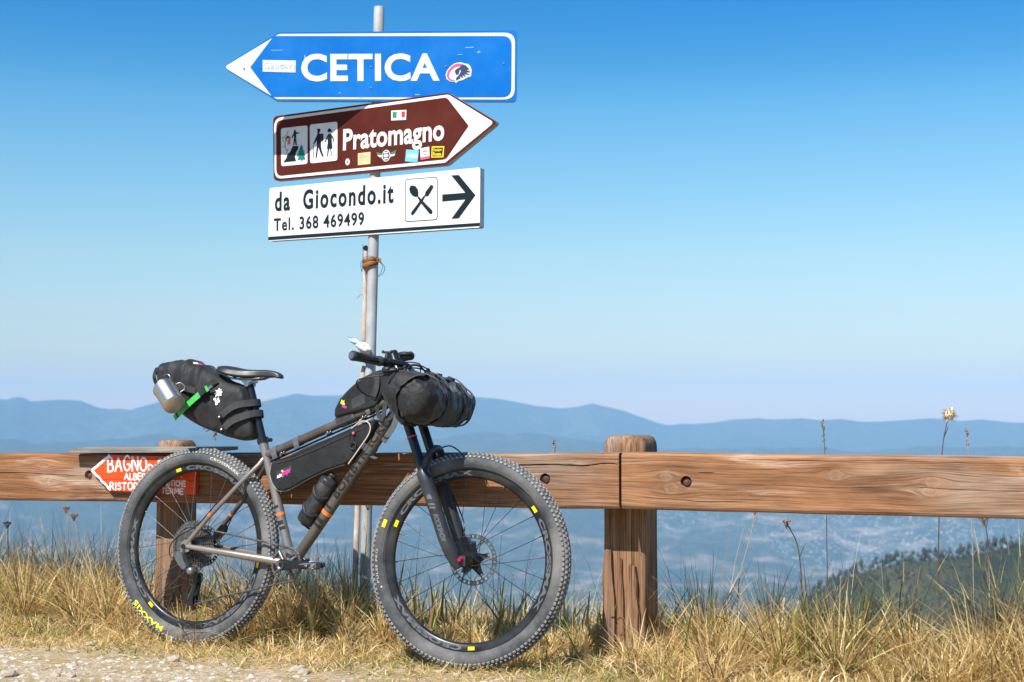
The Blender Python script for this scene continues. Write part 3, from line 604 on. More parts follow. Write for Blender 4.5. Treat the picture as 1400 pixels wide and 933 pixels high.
# ------------------------------------------------------------------ plank and hand-painted red sign on the rail
pk = MB(); P = D['plank']; n = 14; rows = []
for i in range(n+1):
    t = i/n; x = P[0][0]+(P[1][0]-P[0][0])*t; zt = P[0][1]+(P[1][1]-P[0][1])*t+.001*fbm(x*5, 1, 1, 2); zb = zt-.0135
    rows.append([(x, -.052, zb), (x, -.052, zt), (x, .085, zt+.004), (x, .085, zb+.004)])
pk.grid(rows, 0, closed=True, smooth=False); pk.add(rows[0], [(0, 1, 2, 3)], 0, False); pk.add(rows[-1], [(3, 2, 1, 0)], 0, False)
pk.xf(Matrix.Translation((0, 0, -.009)))
solo('plank', pk, m_grey, 'thin grey weathered plank laid along the rail top above the red sign', 'plank', M=M_RAIL)
m_redpaint = simple('orange_red_paint', (.78, .066, .008), .55, 0, .1, 9, .12, 40, .002, (.60, .10, .03), 16, .35)
m_whitepaint = simple('white_brush_paint', (.82, .80, .78), .6, 0, .06, 30)
rs_ = D['sign_red']; redsign = thing('red_arrow_sign', 'orange red wooden arrow board with white hand-painted words on the rail behind the rear wheel', 'sign', M_RAIL, base=(-1.45, -.012, .63))
sm = D['red_seam']; sl_ = (sm[1][1]-sm[0][1])/(sm[1][0]-sm[0][0]); seam = lambda x: sm[0][1]+sl_*(x-sm[0][0])
tip, tl, tr, br, bl = [tuple(p) for p in rs_]
ix = tip[0]+(bl[0]-tip[0])*((tip[1]-seam(tip[0]+.04))/(tip[1]-bl[1]))
b = MB().prism([(ix, seam(ix)+.0008), tip, tl, tr, (tr[0], seam(tr[0])+.0008)], -.024, -.003); part('board', b, redsign, m_redpaint, M=M_RAIL)
b = MB().prism([(ix+.001, seam(ix)-.0008), (tr[0], seam(tr[0])-.0008), br, bl], -.0235, -.003); part('board', b, redsign, m_redpaint, M=M_RAIL)
b = MB()   # white edge painted along the arrow head
def strip(mb, pts, w, y, m=0):
    for i in range(len(pts)-1):
        a, c = Vector(pts[i]), Vector(pts[i+1]); d = (c-a).normalized(); nrm = Vector((-d.y, d.x))*w/2
        mb.add([(q.x, y-.00003*i, q.y) for q in (a-nrm, c-nrm, c+nrm, a+nrm)], [(0, 1, 2, 3)], m, False)
wob = lambda a, c, n: [(a[0]+(c[0]-a[0])*i/n+random.uniform(-.002, .002), a[1]+(c[1]-a[1])*i/n+random.uniform(-.002, .002)) for i in range(n+1)]
strip(b, wob((tip[0]+.004, tip[1]), (tl[0]+.003, tl[1]-.003), 7), .011, -.0253); strip(b, wob((tip[0]+.004, tip[1]), (bl[0]+.002, bl[1]+.004), 9), .010, -.0254)
part('edge_paint', b, redsign, m_whitepaint, M=M_RAIL)
STK = {'A': (.8, [[(0,0),(.4,1),(.8,0)],[(.14,.36),(.66,.36)]]), 'B': (.62, [[(0,0),(0,1),(.4,.97),(.52,.78),(.4,.57),(.02,.52)],[(.3,.54),(.58,.42),(.62,.2),(.45,.03),(0,0)]]),
 'G': (.75, [[(.7,.85),(.5,.99),(.25,.95),(.04,.7),(0,.4),(.15,.1),(.4,0),(.68,.12),(.7,.42),(.42,.42)]]), 'N': (.68, [[(0,0),(.02,1),(.64,.02),(.66,1)]]),
 'O': (.78, [[(.39,1),(.12,.85),(0,.5),(.12,.13),(.39,0),(.66,.13),(.78,.5),(.66,.86),(.39,1)]]), 'D': (.7, [[(0,0),(0,1),(.4,.93),(.66,.65),(.66,.35),(.42,.06),(0,0)]]),
 'i': (.16, [[(.06,0),(.08,.62)],[(.1,.86),(.12,.92)]]), 'I': (.12, [[(.05,0),(.05,1)]]), 'C': (.66, [[(.64,.84),(.42,1),(.16,.88),(0,.5),(.12,.14),(.4,0),(.66,.14)]]),
 'E': (.55, [[(.55,1),(0,1),(0,0),(.55,.02)],[(0,.52),(.45,.53)]]), 'T': (.66, [[(0,1),(.66,.99)],[(.33,1),(.33,0)]]), 'L': (.52, [[(0,1),(0,0),(.52,.02)]]),
 'R': (.64, [[(0,0),(0,1),(.42,.97),(.55,.76),(.42,.53),(.02,.49)],[(.26,.5),(.64,0)]]), 'S': (.55, [[(.52,.86),(.32,1),(.08,.9),(.06,.68),(.3,.53),(.52,.36),(.48,.1),(.24,0),(0,.12)]]),
 'H': (.64, [[(0,0),(0,1)],[(.64,0),(.62,1)],[(0,.5),(.63,.5)]]), 'M': (.86, [[(0,0),(.1,1),(.43,.3),(.76,1),(.86,0)]])}
cnt = [0]
def painted(mb, txt, p0, p1, top, wt, y=-.0247):
    p0, p1, top = Vector(p0), Vector(p1), Vector(top); gap = .28
    tot = sum(STK[c][0] for c in txt)+gap*(len(txt)-1); ux = (p1-p0)/tot; uy = top-p0; x = 0
    for c in txt:
        wd_, st = STK[c]; jy = random.uniform(-.05, .05); k = random.uniform(.93, 1.07)
        for line in st:
            pts = [p0+ux*(x+a)+uy*(b_*k+jy) for a, b_ in line]
            if len(pts) > 3: pts = [Vector((q.x, q.y)) for q in smooth_line([(q.x, q.y, 0) for q in pts], 3)]
            for i in range(len(pts)):
                cnt[0] += 1; yy = y-.000012*(cnt[0] % 60); w = wt*random.uniform(.9, 1.1)
                mb.add([(pts[i].x+w/2*math.cos(q), yy, pts[i].y+w/2*math.sin(q)) for q in [PI*j/4 for j in range(8)]], [tuple(range(8))], 0, False)
                if i < len(pts)-1:
                    d = (pts[i+1]-pts[i]); d = d.normalized() if d.length > 1e-6 else Vector((1, 0)); nn_ = Vector((-d.y, d.x))*w/2
                    mb.add([(q.x, yy-.000006, q.y) for q in (pts[i]-nn_, pts[i+1]-nn_, pts[i+1]+nn_, pts[i]+nn_)], [(0, 1, 2, 3)], 0, False)
        x += wd_+gap
for wname, (a, b_, c) in D['red_txt'].items():
    t = MB(); painted(t, wname if wname == 'Di' else wname, a, b_, c, .0078 if wname in ('BAGNO', 'CETICA') else .0058); part('lettering', t, redsign, m_whitepaint, M=M_RAIL)

# ------------------------------------------------------------------ sign post and the three road signs
pl_, pt_ = Vector(D['POST'][0]), Vector(D['POST'][1]); pd_ = (pt_-pl_).normalized(); pbase = pl_+pd_*((-.9-pl_.z)/pd_.z)
PR = .0225
M_I = Matrix.Identity(4)
spost = thing('sign_post', 'grey galvanised steel pole behind the guardrail that carries the three road signs', 'pole', Matrix.Translation(pl_+pd_*((0-pl_.z)/pd_.z)))
b = MB(); b.tube([pbase, pt_-pd_*.004, pt_], [PR, PR, PR*.93], 24); part('pole', b, spost, m_alu, M=M_I)
rp = [Vector(p) for p in D['RUSTPIPE']]; rp[1].y -= .006
b = MB(); b.tube([rp[0]+(rp[0]-rp[1]).normalized()*1.3, rp[0], rp[1], rp[2]], [.0125, .0125, .0115, .0105], 12)
m_rustpipe = simple('flaking_painted_pipe', (.55, .50, .44), .7, 0, .15, 12, .3, 60, .002, (.33, .13, .05), 7, .95); part('stake_pipe', b, spost, m_rustpipe, M=M_I)
b = MB(); b.disc((rp[2].x, rp[2].z+.004), .0115, rp[2].y-.011, rp[2].y+.011, 12); part('pipe_cap', b, spost, m_signblack, M=M_I)
cl = Vector(D['CLAMP'][0]); b = MB()
for k, dz in enumerate((-.006, .012)):
    b.tube([cl+Vector(((.030+.002*k)*math.cos(q)-.006, .030*math.sin(q), dz+.010*math.cos(q+.4))) for q in [2*PI*i/24 for i in range(24)]], .008-.002*k, 6, closed=True, flat=(1.4, .5))
b.box(cl+Vector((.030, -.012, .014)), (.018, .02, .016)); part('rusty_clamp', b, spost, m_rust, M=M_I)
b = MB()
b.tube(smooth_line([cl+Vector(v) for v in ((-.035, -.025, .01), (-.02, -.034, .028), (.02, -.03, .025), (.035, -.02, .01), (.055, -.015, -.015), (.048, -.01, -.04), (.022, -.02, -.062))], 6), .0014, 6)
b.tube(smooth_line([cl+Vector(v) for v in ((.03, -.02, .012), (.046, -.015, -.01), (.04, -.012, -.035), (.02, -.02, -.064))], 6), .0013, 6)
b.tube(smooth_line([cl+Vector(v) for v in ((-.034, -.02, .02), (-.045, -.02, .0), (-.04, -.02, -.035), (-.036, -.02, .035), (-.038, -.02, .08))], 6), .0013, 6)
b.tube(smooth_line([cl+Vector(v) for v in ((-.038, 0, -.13), (-.05, -.01, -.135), (-.062, -.01, -.148))], 6), .0011, 6); part('tie_wire', b, spost, m_wire, M=M_I)
# crumpled white plastic tied low on the pole
rg = Vector(D['RAG']); m_plastic = NT('thin_white_plastic'); m_plastic.base((.82, .80, .74)); m_plastic.p(Roughness=.4); m_plastic.b.inputs['Transmission Weight'].default_value = .15; m_plastic = m_plastic.mat
m_teal = simple('teal_film', (.45, .72, .68), .4)
rag = thing('plastic_bag', 'crumpled white and teal plastic bag caught on the pole just above the bike grip', 'bag', Matrix.Translation(rg))
b = MB(); b.ball((0, -.03, 0), .034, 22, 14, sc=(1.0, .8, .62), fn=lambda d: 1+.45*fbm(d.x*1.7, d.y*1.7, d.z*1.7+3, 4)); b.xf(Matrix.Rotation(math.radians(40), 4, 'Y')); part('body', b, rag, m_plastic)
b = MB(); rows = []
for i in range(9):
    t = i/8; rows.append([(-.015-.05*t+.006*math.sin(7*t+j), -.03+.01*math.sin(5*t+j*1.3), .012+.035*t+(j-2)*.008*(1.2-t)) for j in range(5)])
b.grid(rows); rows = [[(-.03+.012*j+.004*math.sin(3*i), -.012+.003*i, -.03-.014*i) for j in range(4)] for i in range(4)]; b.grid(rows); part('torn_film', b, rag, m_teal)

def road_sign(key, name, label, cat='road sign', depth=.028):
    S = D[key]; M = Matrix.Translation(S['P0']) @ Matrix.Rotation(-S['yaw'], 4, 'Z'); r = thing(name, label, cat, M, 'road signs on the pole'); return S, r
def brackets(r, zs, y0):
    for z in zs:
        b = MB(); b.box((0, y0+.006, z), (.10, .010, .022)); b.box((-.035, y0+.03, z), (.008, .05, .02)); b.box((.035, y0+.03, z), (.008, .05, .02)); part('bracket', b, r, m_galv)
S, bl = road_sign('BLUE', 'direction_sign', 'blue arrow road sign pointing left with big white lettering CETICA, topmost on the pole')
zz = lambda L: [(p[0], p[1]-S['P0'][2]) for p in L]
def zz(L):
    z0 = S['P0'][2]; return [(p[0], p[1]) for p in L]
outer = zz(S['outer']); b = MB().prism(rounded(outer, [.02, .03, .02, .02, .03]), .0, .022, 0, 1); part('panel', b, bl, [m_signblue, m_galv])
b = MB().prism(rounded(zz(S['white']), [.012, .03, .045, .045, .03]), -.0012); part('border', b, bl, m_signwhite)
b = MB().prism(rounded(zz(S['inner']), [.0, .02, .04, .04, .02], 7), -.0024); part('field', b, bl, m_signblue)
b = MB(); q = zz(S['cetica']); lettering(b, 'CETICA', q[0], q[1], q[2], -.0036, .030, 1.06, ref='E'); part('lettering', b, bl, m_signwhite)
b = MB().prism(zz(S['sticker']), -.0036); st = part('sticker', b, bl, simple('sticker_white_paper', (.70, .73, .75), .6, 0, .1, 20), label='white rectangular paper sticker lettered Gauduri')
b = MB(); q = zz(S['gaud']); lettering(b, 'Gauduri', q[0], q[1], q[2], -.0044, .0, 1.15); part('print', b, st, simple('faded_print', (.26, .38, .46), .6))
b = MB().prism(zz(S['head_o']), -.0036); st = part('sticker', b, bl, m_signwhite, label='round emblem sticker of a dark head in a feather headdress before a red ring')
b = MB().prism(zz(S['head_red']), -.0044); part('print', b, st, m_pinkred)
b = MB().prism(zz(S['head_blk']), -.0052); part('print', b, st, m_navy)
brackets(bl, [.08, -.08], .022)
b = MB()
for (rx, rz) in ((-.018, .0), (-.018, -.09), (.30, .0), (-.56, -.002), (.545, .01)): b.ball((rx, -.0036, rz), .0042, 8, 5, sc=(1, .35, 1))
part('rivet', b, bl, simple('rivet_grey', (.12, .22, .36), .5), kind='stuff')
# small scuffs on the film
b = MB()
for (x, z, w, h_) in ((-.42, .075, .05, .003), (-.30, .045, .004, .02), (.40, .08, .035, .004), (.44, .06, .012, .008), (.36, .05, .02, .003), (.18, -.12, .02, .004), (-.06, -.13, .02, .003), (-.15, -.11, .012, .004)):
    b.prism([(x-w/2, z-h_/2), (x+w/2, z-h_*.2), (x+w/2, z+h_/2), (x-w/2, z+h_*.3)], -.0031)
part('scuffs', b, bl, simple('scuffed_film', (.22, .48, .82), .6), kind='stuff')

S, br_ = road_sign('BROWN', 'tourist_sign', 'brown arrow road sign pointing right lettered Pratomagno with hiking pictograms and stickers')
b = MB().prism(rounded(zz(S['outer']), [.025, .03, .012, .03, .025]), .0, .028, 0, 1); part('panel', b, br_, [m_signbrown, m_galv])
b = MB().prism(rounded(zz(S['white']), [.04, .03, .012, .03, .04]), -.0012); part('border', b, br_, m_signwhite)
b = MB().prism(rounded(zz(S['inner']), [.03, .03, .0, .03, .03], 7), -.0024); part('field', b, br_, m_signbrown)
b = MB(); q = zz(S['prat']); lettering(b, 'Pratomagno', q[0], q[1], q[2], -.0036, .026, 1.02); part('lettering', b, br_, m_signwhite)
y1, y2, y3 = -.0036, -.0046, -.0056
def prt(mb, key, y, m=0, r=0): mb.prism(rounded(zz(S[key]), r) if r else zz(S[key]), y, m=m)
b = MB(); prt(b, 'sq1', y1, r=.012); pg = part('pictogram', b, br_, m_signwhite)
b = MB(); prt(b, 'man', y2); b.prism(ellipse(zz(S['manhead'])[0], .0042, .0052, 14), y2); prt(b, 'rock', y2); part('print', b, pg, m_signblack)
b = MB(); prt(b, 'tree', y3); part('print', b, pg, m_ink_green)
b = MB(); prt(b, 'flag_r', y2, 0); prt(b, 'flag_b', y3, 1); prt(b, 'flag_y', y3-.0006, 2); strip(b, zz(S['squig']), .0032, y2-.0003, 3); part('print', b, pg, [m_pinkred, m_navy, m_yellow, m_olive])
b = MB(); prt(b, 'sq2', y1, r=.012); pg = part('pictogram', b, br_, m_signwhite)
b = MB(); prt(b, 'hik', y2); b.prism(ellipse(zz(S['hikhead'])[0], .0055, .0068, 14), y2-.0004); prt(b, 'pack', y2-.0004); prt(b, 'hat', y2-.0007); prt(b, 'stick', y2)
prt(b, 'wom', y2); b.prism(ellipse(zz(S['womhead'])[0], .0055, .0068, 14), y2-.0004); prt(b, 'hair', y2-.0007); part('print', b, pg, m_signblack)
def sticker(key, mat, label, r=.0):
    b = MB(); prt(b, key, y1, r=r); return part('sticker', b, br_, mat, label=label)
st = sticker('flag', m_signwhite, 'small white sticker with a green and red mark'); b = MB(); prt(b, 'flag1', y2, 0); prt(b, 'flag2', y2, 1); c_ = zz(S['flag']); 
strip(b, [(c_[0][0]+.026, c_[0][1]-.012), (c_[0][0]+.038, c_[0][1]-.011)], .003, y2, 2); part('print', b, st, [m_green, m_red, m_greyprint])
st = sticker('stk_tan', m_tan, 'tan square sticker with faded print'); b = MB(); q = zz(S['tan1']); lettering(b, 'BERCHING', q[0], q[1], q[2], y2); q = zz(S['tan2']); lettering(b, 'TRAILS', q[0], q[1], q[2], y2); part('print', b, st, m_greyprint)
st = sticker('stk_blue', m_sky, 'light blue square sticker with white letters'); b = MB(); q = zz(S['apuresi']); lettering(b, 'APRESI', q[0], q[1], q[2], y2, .03); part('print', b, st, m_signwhite)
st = sticker('stk_white', m_signwhite, 'white sticker with a pink lower band'); b = MB(); prt(b, 'stk_pink', y2); c_ = zz(S['stk_white']); cx_ = sum(p[0] for p in c_)/4; cz_ = sum(p[1] for p in c_)/4
strip(b, [(cx_-.011, cz_+.004), (cx_-.004, cz_+.010), (cx_+.004, cz_+.010), (cx_+.010, cz_+.005)], .004, y2); strip(b, [(cx_-.008, cz_-.004), (cx_+.009, cz_-.003)], .003, y2); part('print', b, st, m_pinkred)
st = sticker('stk_yel', m_yellow, 'yellow sticker with a black panel'); b = MB(); prt(b, 'stk_blk', y2); p_ = part('print', b, st, m_signblack)
b = MB(); q = zz(S['zeq']); lettering(b, 'Equipe', q[0], q[1], q[2], y3, .02); q = zz(S['zro']); lettering(b, 'Rossa', q[0], q[1], q[2], y3, .03); part('print', b, st, m_yellow)
b = MB(); prt(b, 'wingL', y1, 0); prt(b, 'wingR', y1, 0); prt(b, 'wingLg', y2, 1); prt(b, 'wingRg', y2, 1); prt(b, 'wingLr', y2, 2); prt(b, 'wingRr', y2, 2)
bc, bx_, bt_ = zz(S['badge']); R_ = (bt_[1]-bc[1]); b.prism(ellipse(bc, R_*.82, R_, 24), y3, m=0); b.prism(ellipse(bc, R_*.68, R_*.84, 24), y3-.0006, m=3); b.prism(ellipse((bc[0], bc[1]), R_*.5, R_*.28, 20), y3-.0012, m=0)
strip(b, [(bc[0]-R_*.4, bc[1]-R_*.55), (bc[0]+R_*.4, bc[1]-R_*.5)], R_*.2, y3-.0012, 0); strip(b, [(bc[0]-R_*.4, bc[1]+R_*.5), (bc[0]+R_*.4, bc[1]+R_*.55)], R_*.2, y3-.0012, 0)
part('sticker', b, br_, [m_signwhite, m_green, m_red, m_navy], label='round badge sticker with green white and red wings')
b = MB(); dc, dx_, dt_ = zz(S['dot']); R_ = dt_[1]-dc[1]; b.prism(ellipse(dc, R_*.78, R_, 20), y1, m=0); b.prism(ellipse(dc, R_*.35, R_*.42, 14), y2, m=1); part('sticker', b, br_, [m_signwhite, m_pinkred], label='tiny round white sticker')
brackets(br_, [.07, -.07], .028)

S, wh = road_sign('WHITE', 'restaurant_sign', 'white rectangular sign lettered da Giocondo.it with phone number, spoon and fork, black arrow')
b = MB().prism(rounded(zz(S['outer']), .008, 3), .0, .036, 0, 1); part('panel', b, wh, [m_signwhite, m_galv])
b = MB(); prt(b, 'black', -.0010); part('lower_band', b, wh, m_signblack)
b = MB(); q = zz(S['da']); lettering(b, 'da  Giocondo.it', q[0], q[1], q[2], -.0012, .030, 1.22); part('lettering', b, wh, m_signblack)
b = MB(); q = zz(S['tel']); lettering(b, 'Tel. 368 469499', q[0], q[1], q[2], -.0012, .024, 1.15); part('lettering', b, wh, m_signblack)
b = MB(); prt(b, 'arrow', -.0012); part('arrow', b, wh, m_signblack)
b = MB(); prt(b, 'sqo', -.0010, 0, .014); prt(b, 'sqi', -.0016, 1, .012); pg = part('pictogram', b, wh, [m_signblack, m_signwhite])
b = MB(); b.prism(rounded(zz(S['spoonb']), .01, 4), -.0024); prt(b, 'spoonh', -.0027); prt(b, 'forkh', -.0030); prt(b, 'forkb', -.0033)
for k in ('t1', 't2', 't3', 't4'): prt(b, k, -.0030)
part('print', b, pg, m_signblack); brackets(wh, [.07, -.07], .036)
# the reflective film's horizontal seams
b = MB(); q = zz(S['outer'])
for i in range(1, 14):
    t = i/14; a = (q[0][0]+(q[3][0]-q[0][0])*t+.004, q[0][1]+(q[3][1]-q[0][1])*t); c = (q[1][0]+(q[2][0]-q[1][0])*t-.004, q[1][1]+(q[2][1]-q[1][1])*t); strip(b, [a, c], .0022, -.0006)
part('film_seam', b, wh, simple('film_seam', (.745, .75, .75), .5), kind='stuff')
# ------------------------------------------------------------------ the bicycle (bike frame: x forward, y to its left, z up, origin at the rear hub)
M_B = Matrix(D['M_BIKE']); M_F = Matrix(D['M_FRONT'])       # frame and rear wheel / steered front end
bike = thing('mountain_bike', 'grey brown metal mountain bike loaded with black bags leaning along the wooden guardrail', 'bicycle', M_B, base=(0, 0, -.374))
m_frame = simple('raw_titanium_grey', (.31, .27, .235), .34, .6, .12, 9, .04, 160, .0006, (.30, .26, .21), 6, .25)
m_framed = simple('brown_grey_frame_shaded', (.088, .077, .065), .40, .3, .14, 8, .05, 140, .0006, (.24, .21, .17), 7, .35)  # same frame metal, colour darkened for tubes turned from the light
m_blk = simple('black_anodised_metal', (.016, .017, .019), .30, .3, .2, 20, 0, coat=.3)
m_blkmat = simple('matt_black_paint', (.028, .031, .035), .38, .1, .18, 12, .04, 90, .0006, (.12, .115, .105), 9, .3)
m_plas = simple('black_plastic', (.022, .022, .023), .5, 0, .2, 25)
m_rubgrip = simple('grip_rubber', (.030, .031, .033), .75, 0, .15, 60, .35, 260, .001)
m_steel = simple('bare_steel', (.42, .42, .42), .32, .95, .12, 40, 0, dirt=(.12, .10, .08), dscale=40, damt=.6)
m_dark_steel = simple('dirty_drivetrain_steel', (.19, .18, .17), .42, .75, .45, 90, 0, dirt=(.05, .045, .04), dscale=34, damt=.8)
m_orange = simple('orange_band_paint', (.80, .17, .03), .45)
m_tyre = simple('dusty_tyre_sidewall', (.058, .062, .067), .8, 0, .3, 9, .12, 180, .001, (.30, .28, .25), 4.5, .58)
m_knob = simple('dusty_tyre_tread', (.21, .212, .21), .85, 0, .3, 30, .2, 120, .001, (.42, .39, .34), 14, .6)
m_rim = simple('black_rim', (.018, .019, .021), .33, .3, .2, 14, 0, dirt=(.14, .13, .11), dscale=9, damt=.35)
m_rimprint = simple('rim_grey_print', (.10, .105, .112), .5, 0, .3, 30)
m_rimdim = simple('rim_dull_print', (.10, .105, .11), .5, 0, .4, 30)
m_yel = simple('yellow_tag', (.80, .60, .0), .45)
m_yelp = simple('tyre_yellow_print', (.85, .68, .02), .6, 0, .1, 60)
m_tyreprint = simple('tyre_pale_print', (.50, .48, .42), .7, 0, .2, 60)
m_redan = simple('red_anodised', (.62, .01, .04), .25, .4)
m_rotor = simple('heat_browned_rotor_steel', (.16, .15, .14), .4, .8, .25, 60)
m_silver = simple('polished_crank_steel', (.55, .55, .56), .2, .95, .1, 30)
m_mech = simple('grey_derailleur_alloy', (.16, .165, .17), .38, .6, .15, 30)
m_darkprint = simple('frame_dark_print', (.018, .016, .014), .6)
m_cable = simple('cable_housing', (.015, .015, .016), .45)
RB, RT, RC = .318, .031, .344            # bead radius, tyre section radius, tyre centre radius
def polar(txt, ang0, ang1, r, h, side, lat, bold=.03, space=1.05):
    """letters round a circle seen from the right side (-y), reading clockwise, tops outward; ang in degrees"""
    V, F = fine_glyphs(txt, bold, space); x0 = min(v[0] for v in V); x1 = max(v[0] for v in V); hh = max(v[1] for v in V)
    P = []
    for a, c in V:
        q = math.radians(ang0+(ang1-ang0)*(a-x0)/(x1-x0)); rr = r+h*c/hh; P.append((rr*math.cos(q), lat(rr), rr*math.sin(q)))
    b = MB(); b.add(P, F, 0, False); return b
tyre_lat = lambda rr: -(math.sqrt(max(1e-6, RT**2-(rr-RC)**2))+.0009)
RIMP = [(.3175, -.0135), (.3185, -.0125), (.316, -.0095), (.305, -.009), (.305, .009), (.316, .0095), (.3185, .0125), (.3175, .0135), (.312, .0142), (.294, .0118), (.2865, .006), (.2855, 0), (.2865, -.006), (.294, -.0118), (.312, -.0142)]
def rim_lat(rr): return -(.0118+(rr-.294)/(.312-.294)*.0024+.0006)
def wheel(M, front, tags, nrep):
    w = link('wheel', None, bike); Mw = M; w.matrix_local = WM[bike.name].inverted() @ Mw; WM[w.name] = Mw
    b = MB(); prof = []
    for i in range(26):
        q = 2*PI*i/26; rr = RT*(1.0+.02*math.cos(3*q)); prof.append((RC+rr*math.cos(q), rr*math.sin(q)))
    b.lathe(prof, 120, closed=True); 
    # moulded bead ribs
    b.lathe([(.3215, -.0225), (.3225, -.0250), (.3245, -.0247), (.3255, -.0255)], 120); b.lathe([(.3600, -.0275), (.3608, -.0268), (.3616, -.0262)], 120)
    part('tyre', b, w, m_tyre)
    b = MB(); nk = 132
    for i in range(nk):
        a = 2*PI*i/nk
        for lane, (phi, lx, ly, hz) in enumerate(((-1.06, .0115, .0080, .0036), (-.62, .0085, .0085, .0030), (-.20, .0092, .0075, .0028), (.20, .0092, .0075, .0028), (.62, .0085, .0085, .0030), (1.06, .0115, .0080, .0036))):
            aa = a + (.5*2*PI/nk if lane in (1, 3, 5) else 0); c, s_ = math.cos(aa), math.sin(aa)
            n = Vector((math.cos(phi)*c, math.sin(phi), math.cos(phi)*s_)); t = Vector((-s_, 0, c)); bi = n.cross(t)
            p = Vector((RC*c, 0, RC*s_)) + n*(RT+hz*.35); k0, k1 = 1.0, .78; Vv = []
            for d, k in ((-hz*.6, k0), (hz*.65, k1)):
                for sx, sy in ((-1, -1), (1, -1), (1, 1), (-1, 1)): Vv.append(p+n*d+t*(sx*lx/2*k)+bi*(sy*ly/2*k))
            b.add(Vv, [(4, 5, 6, 7), (0, 1, 5, 4), (1, 2, 6, 5), (2, 3, 7, 6), (3, 0, 4, 7)], 0, False)
    part('tread', b, w, m_knob, kind='stuff')
    b = MB(); b.lathe(RIMP, 120, closed=True); part('rim', b, w, m_rim)
    b = MB()
    for t0 in tags:
        bb = polar('CROSSMAX', t0-7.5, t0-7.5-62, .2955, .0155, -1, rim_lat, .045, 1.02); b.add(bb.v, bb.f, 0, False)
    part('lettering', b, w, m_rimprint if front else m_rimdim)
    for t0 in tags:
        b = MB(); rows = []
        for i in range(5): q = math.radians(t0+1.6-i*1.15); rows.append([(rr*math.cos(q), rim_lat(rr)-.0003, rr*math.sin(q)) for rr in (.2975, .3025, .3095)])
        b.grid(rows, smooth=False); part('tag', b, w, m_yel)
    # hub
    b = MB()
    if front: b.lathe([(.0001, -.05), (.010, -.05), (.010, -.04), (.0285, -.036), (.029, -.031), (.017, -.026), (.014, 0), (.017, .022), (.029, .028), (.029, .033), (.022, .038), (.018, .05), (.0001, .05)], 28)
    else: b.lathe([(.0001, -.072), (.011, -.072), (.012, -.018), (.030, -.014), (.030, -.009), (.019, -.004), (.017, .02), (.028, .028), (.028, .033), (.020, .04), (.012, .066), (.0001, .066)], 28)
    part('hub', b, w, m_blk)
    # 24 spokes: one mesh for each flange, turned round the hub
    ns = 12; fl = {1: .031, -1: -.033} if front else {1: .031, -1: -.012}
    for sgn in (1, -1):
        for cross in (0, 1):
            a0 = .95*(1 if cross else -1); b = MB(); b.tube([(.026*math.cos(a0), fl[sgn], .026*math.sin(a0)), (.10*math.cos(a0*.12)+.02, fl[sgn]*.72, .026*math.sin(a0)*.75), (.289, 0.002*sgn, 0)], [.00125, .0010, .00125], 6); b.tube([(.275, .0017*sgn, 0), (.290, .001*sgn, 0)], .0021, 6)
            me = mesh_from(b, 'spoke', m_dark_steel if not front else m_blk)
            for k in range(ns//2):
                o = link('spoke', me, w); q = 2*PI*(2*k+cross+(.5 if sgn > 0 else 0))/ns + .07; o.matrix_local = Matrix.Rotation(-q, 4, 'Y'); WM[o.name] = Mw
    # brake rotor on the left
    R_, r_ = (.090, .0735) if front else (.080, .0665); ny = .040 if front else .043; b = MB(); n = 120; rows = []
    for i in range(n+1):
        q = 2*PI*i/n; o_ = R_+.0016*math.cos(12*q); i_ = r_+.0016*math.cos(12*q+1.2)
        rows.append([(rr*math.cos(q), y, rr*math.sin(q)) for rr, y in ((o_, ny-.0009), (o_, ny+.0009), (i_, ny+.0009), (i_, ny-.0009))])
    keep = rows
    # slots are real openings: the ring is built from segments with gaps between inner and outer lands
    nseg = 30
    for i in range(nseg):
        for (ra, rb_, f0, f1) in ((R_, R_-.0035, 0, 1), (r_+.0035, r_, 0, 1), (R_-.0035, r_+.0035, 0, .52)):
            q0 = 2*PI*(i+f0)/nseg; q1 = 2*PI*(i+f1)/nseg; rws = []
            for t in range(4):
                q = q0+(q1-q0)*t/3; rws.append([(rr*math.cos(q), y, rr*math.sin(q)) for rr, y in ((ra, ny-.0009), (ra, ny+.0009), (rb_, ny+.0009), (rb_, ny-.0009))])
            b.grid(rws, closed=True, smooth=False)
    for i in range(6):
        q = 2*PI*i/6; p0 = Vector((.024*math.cos(q+.5), ny, .024*math.sin(q+.5))); p1 = Vector(((r_+.002)*math.cos(q), ny, (r_+.002)*math.sin(q))); b.tube([p0, (p0+p1)/2+Vector((0, 0, .0)), p1], [.0055, .004, .0055], 6, flat=(.25, 1) if abs(p0.z) < 9 else None)
    part('brake_rotor', b, w, m_rotor)
    b = MB()
    for i in range(5):
        q = 2*PI*i/5+.3; d_ = Vector((math.cos(q), 0, math.sin(q))); e_ = Vector((-d_.z, 0, d_.x)); b.prism([((d_*r+e_*s2).x, (d_*r+e_*s2).z) for r, s2 in ((.0, -.026), (.045, -.010), (.066, -.007), (.066, .007), (.045, .010), (.0, .026))], ny-.0035-.0001*i, ny-.001-.0001*i)
    b.disc((0, 0), .030, ny-.006, ny+.002, 28); part('rotor_carrier', b, w, m_blk)
    b = MB()
    for i in range(5):
        q = 2*PI*i/5+.3; b.disc((.063*math.cos(q), .063*math.sin(q)), .005, ny-.0045, ny-.0025, 10)
    part('rotor_rivet', b, w, m_silver, kind='stuff')
    if front:
        b = MB(); q = math.radians(163); d = Vector((math.cos(q), 0, math.sin(q))); b.tube([d*.287, d*.262], [.0032, .0028], 8); b.tube([d*.262, d*.250], [.0019, .0016], 6); part('valve', b, w, m_blk)
    return w
fw = wheel(M_F, True, D['tags_front'], 3)
rw = wheel(M_B, False, [D['tags_rear'][0], D['tags_rear'][1]+0, -10], 3)
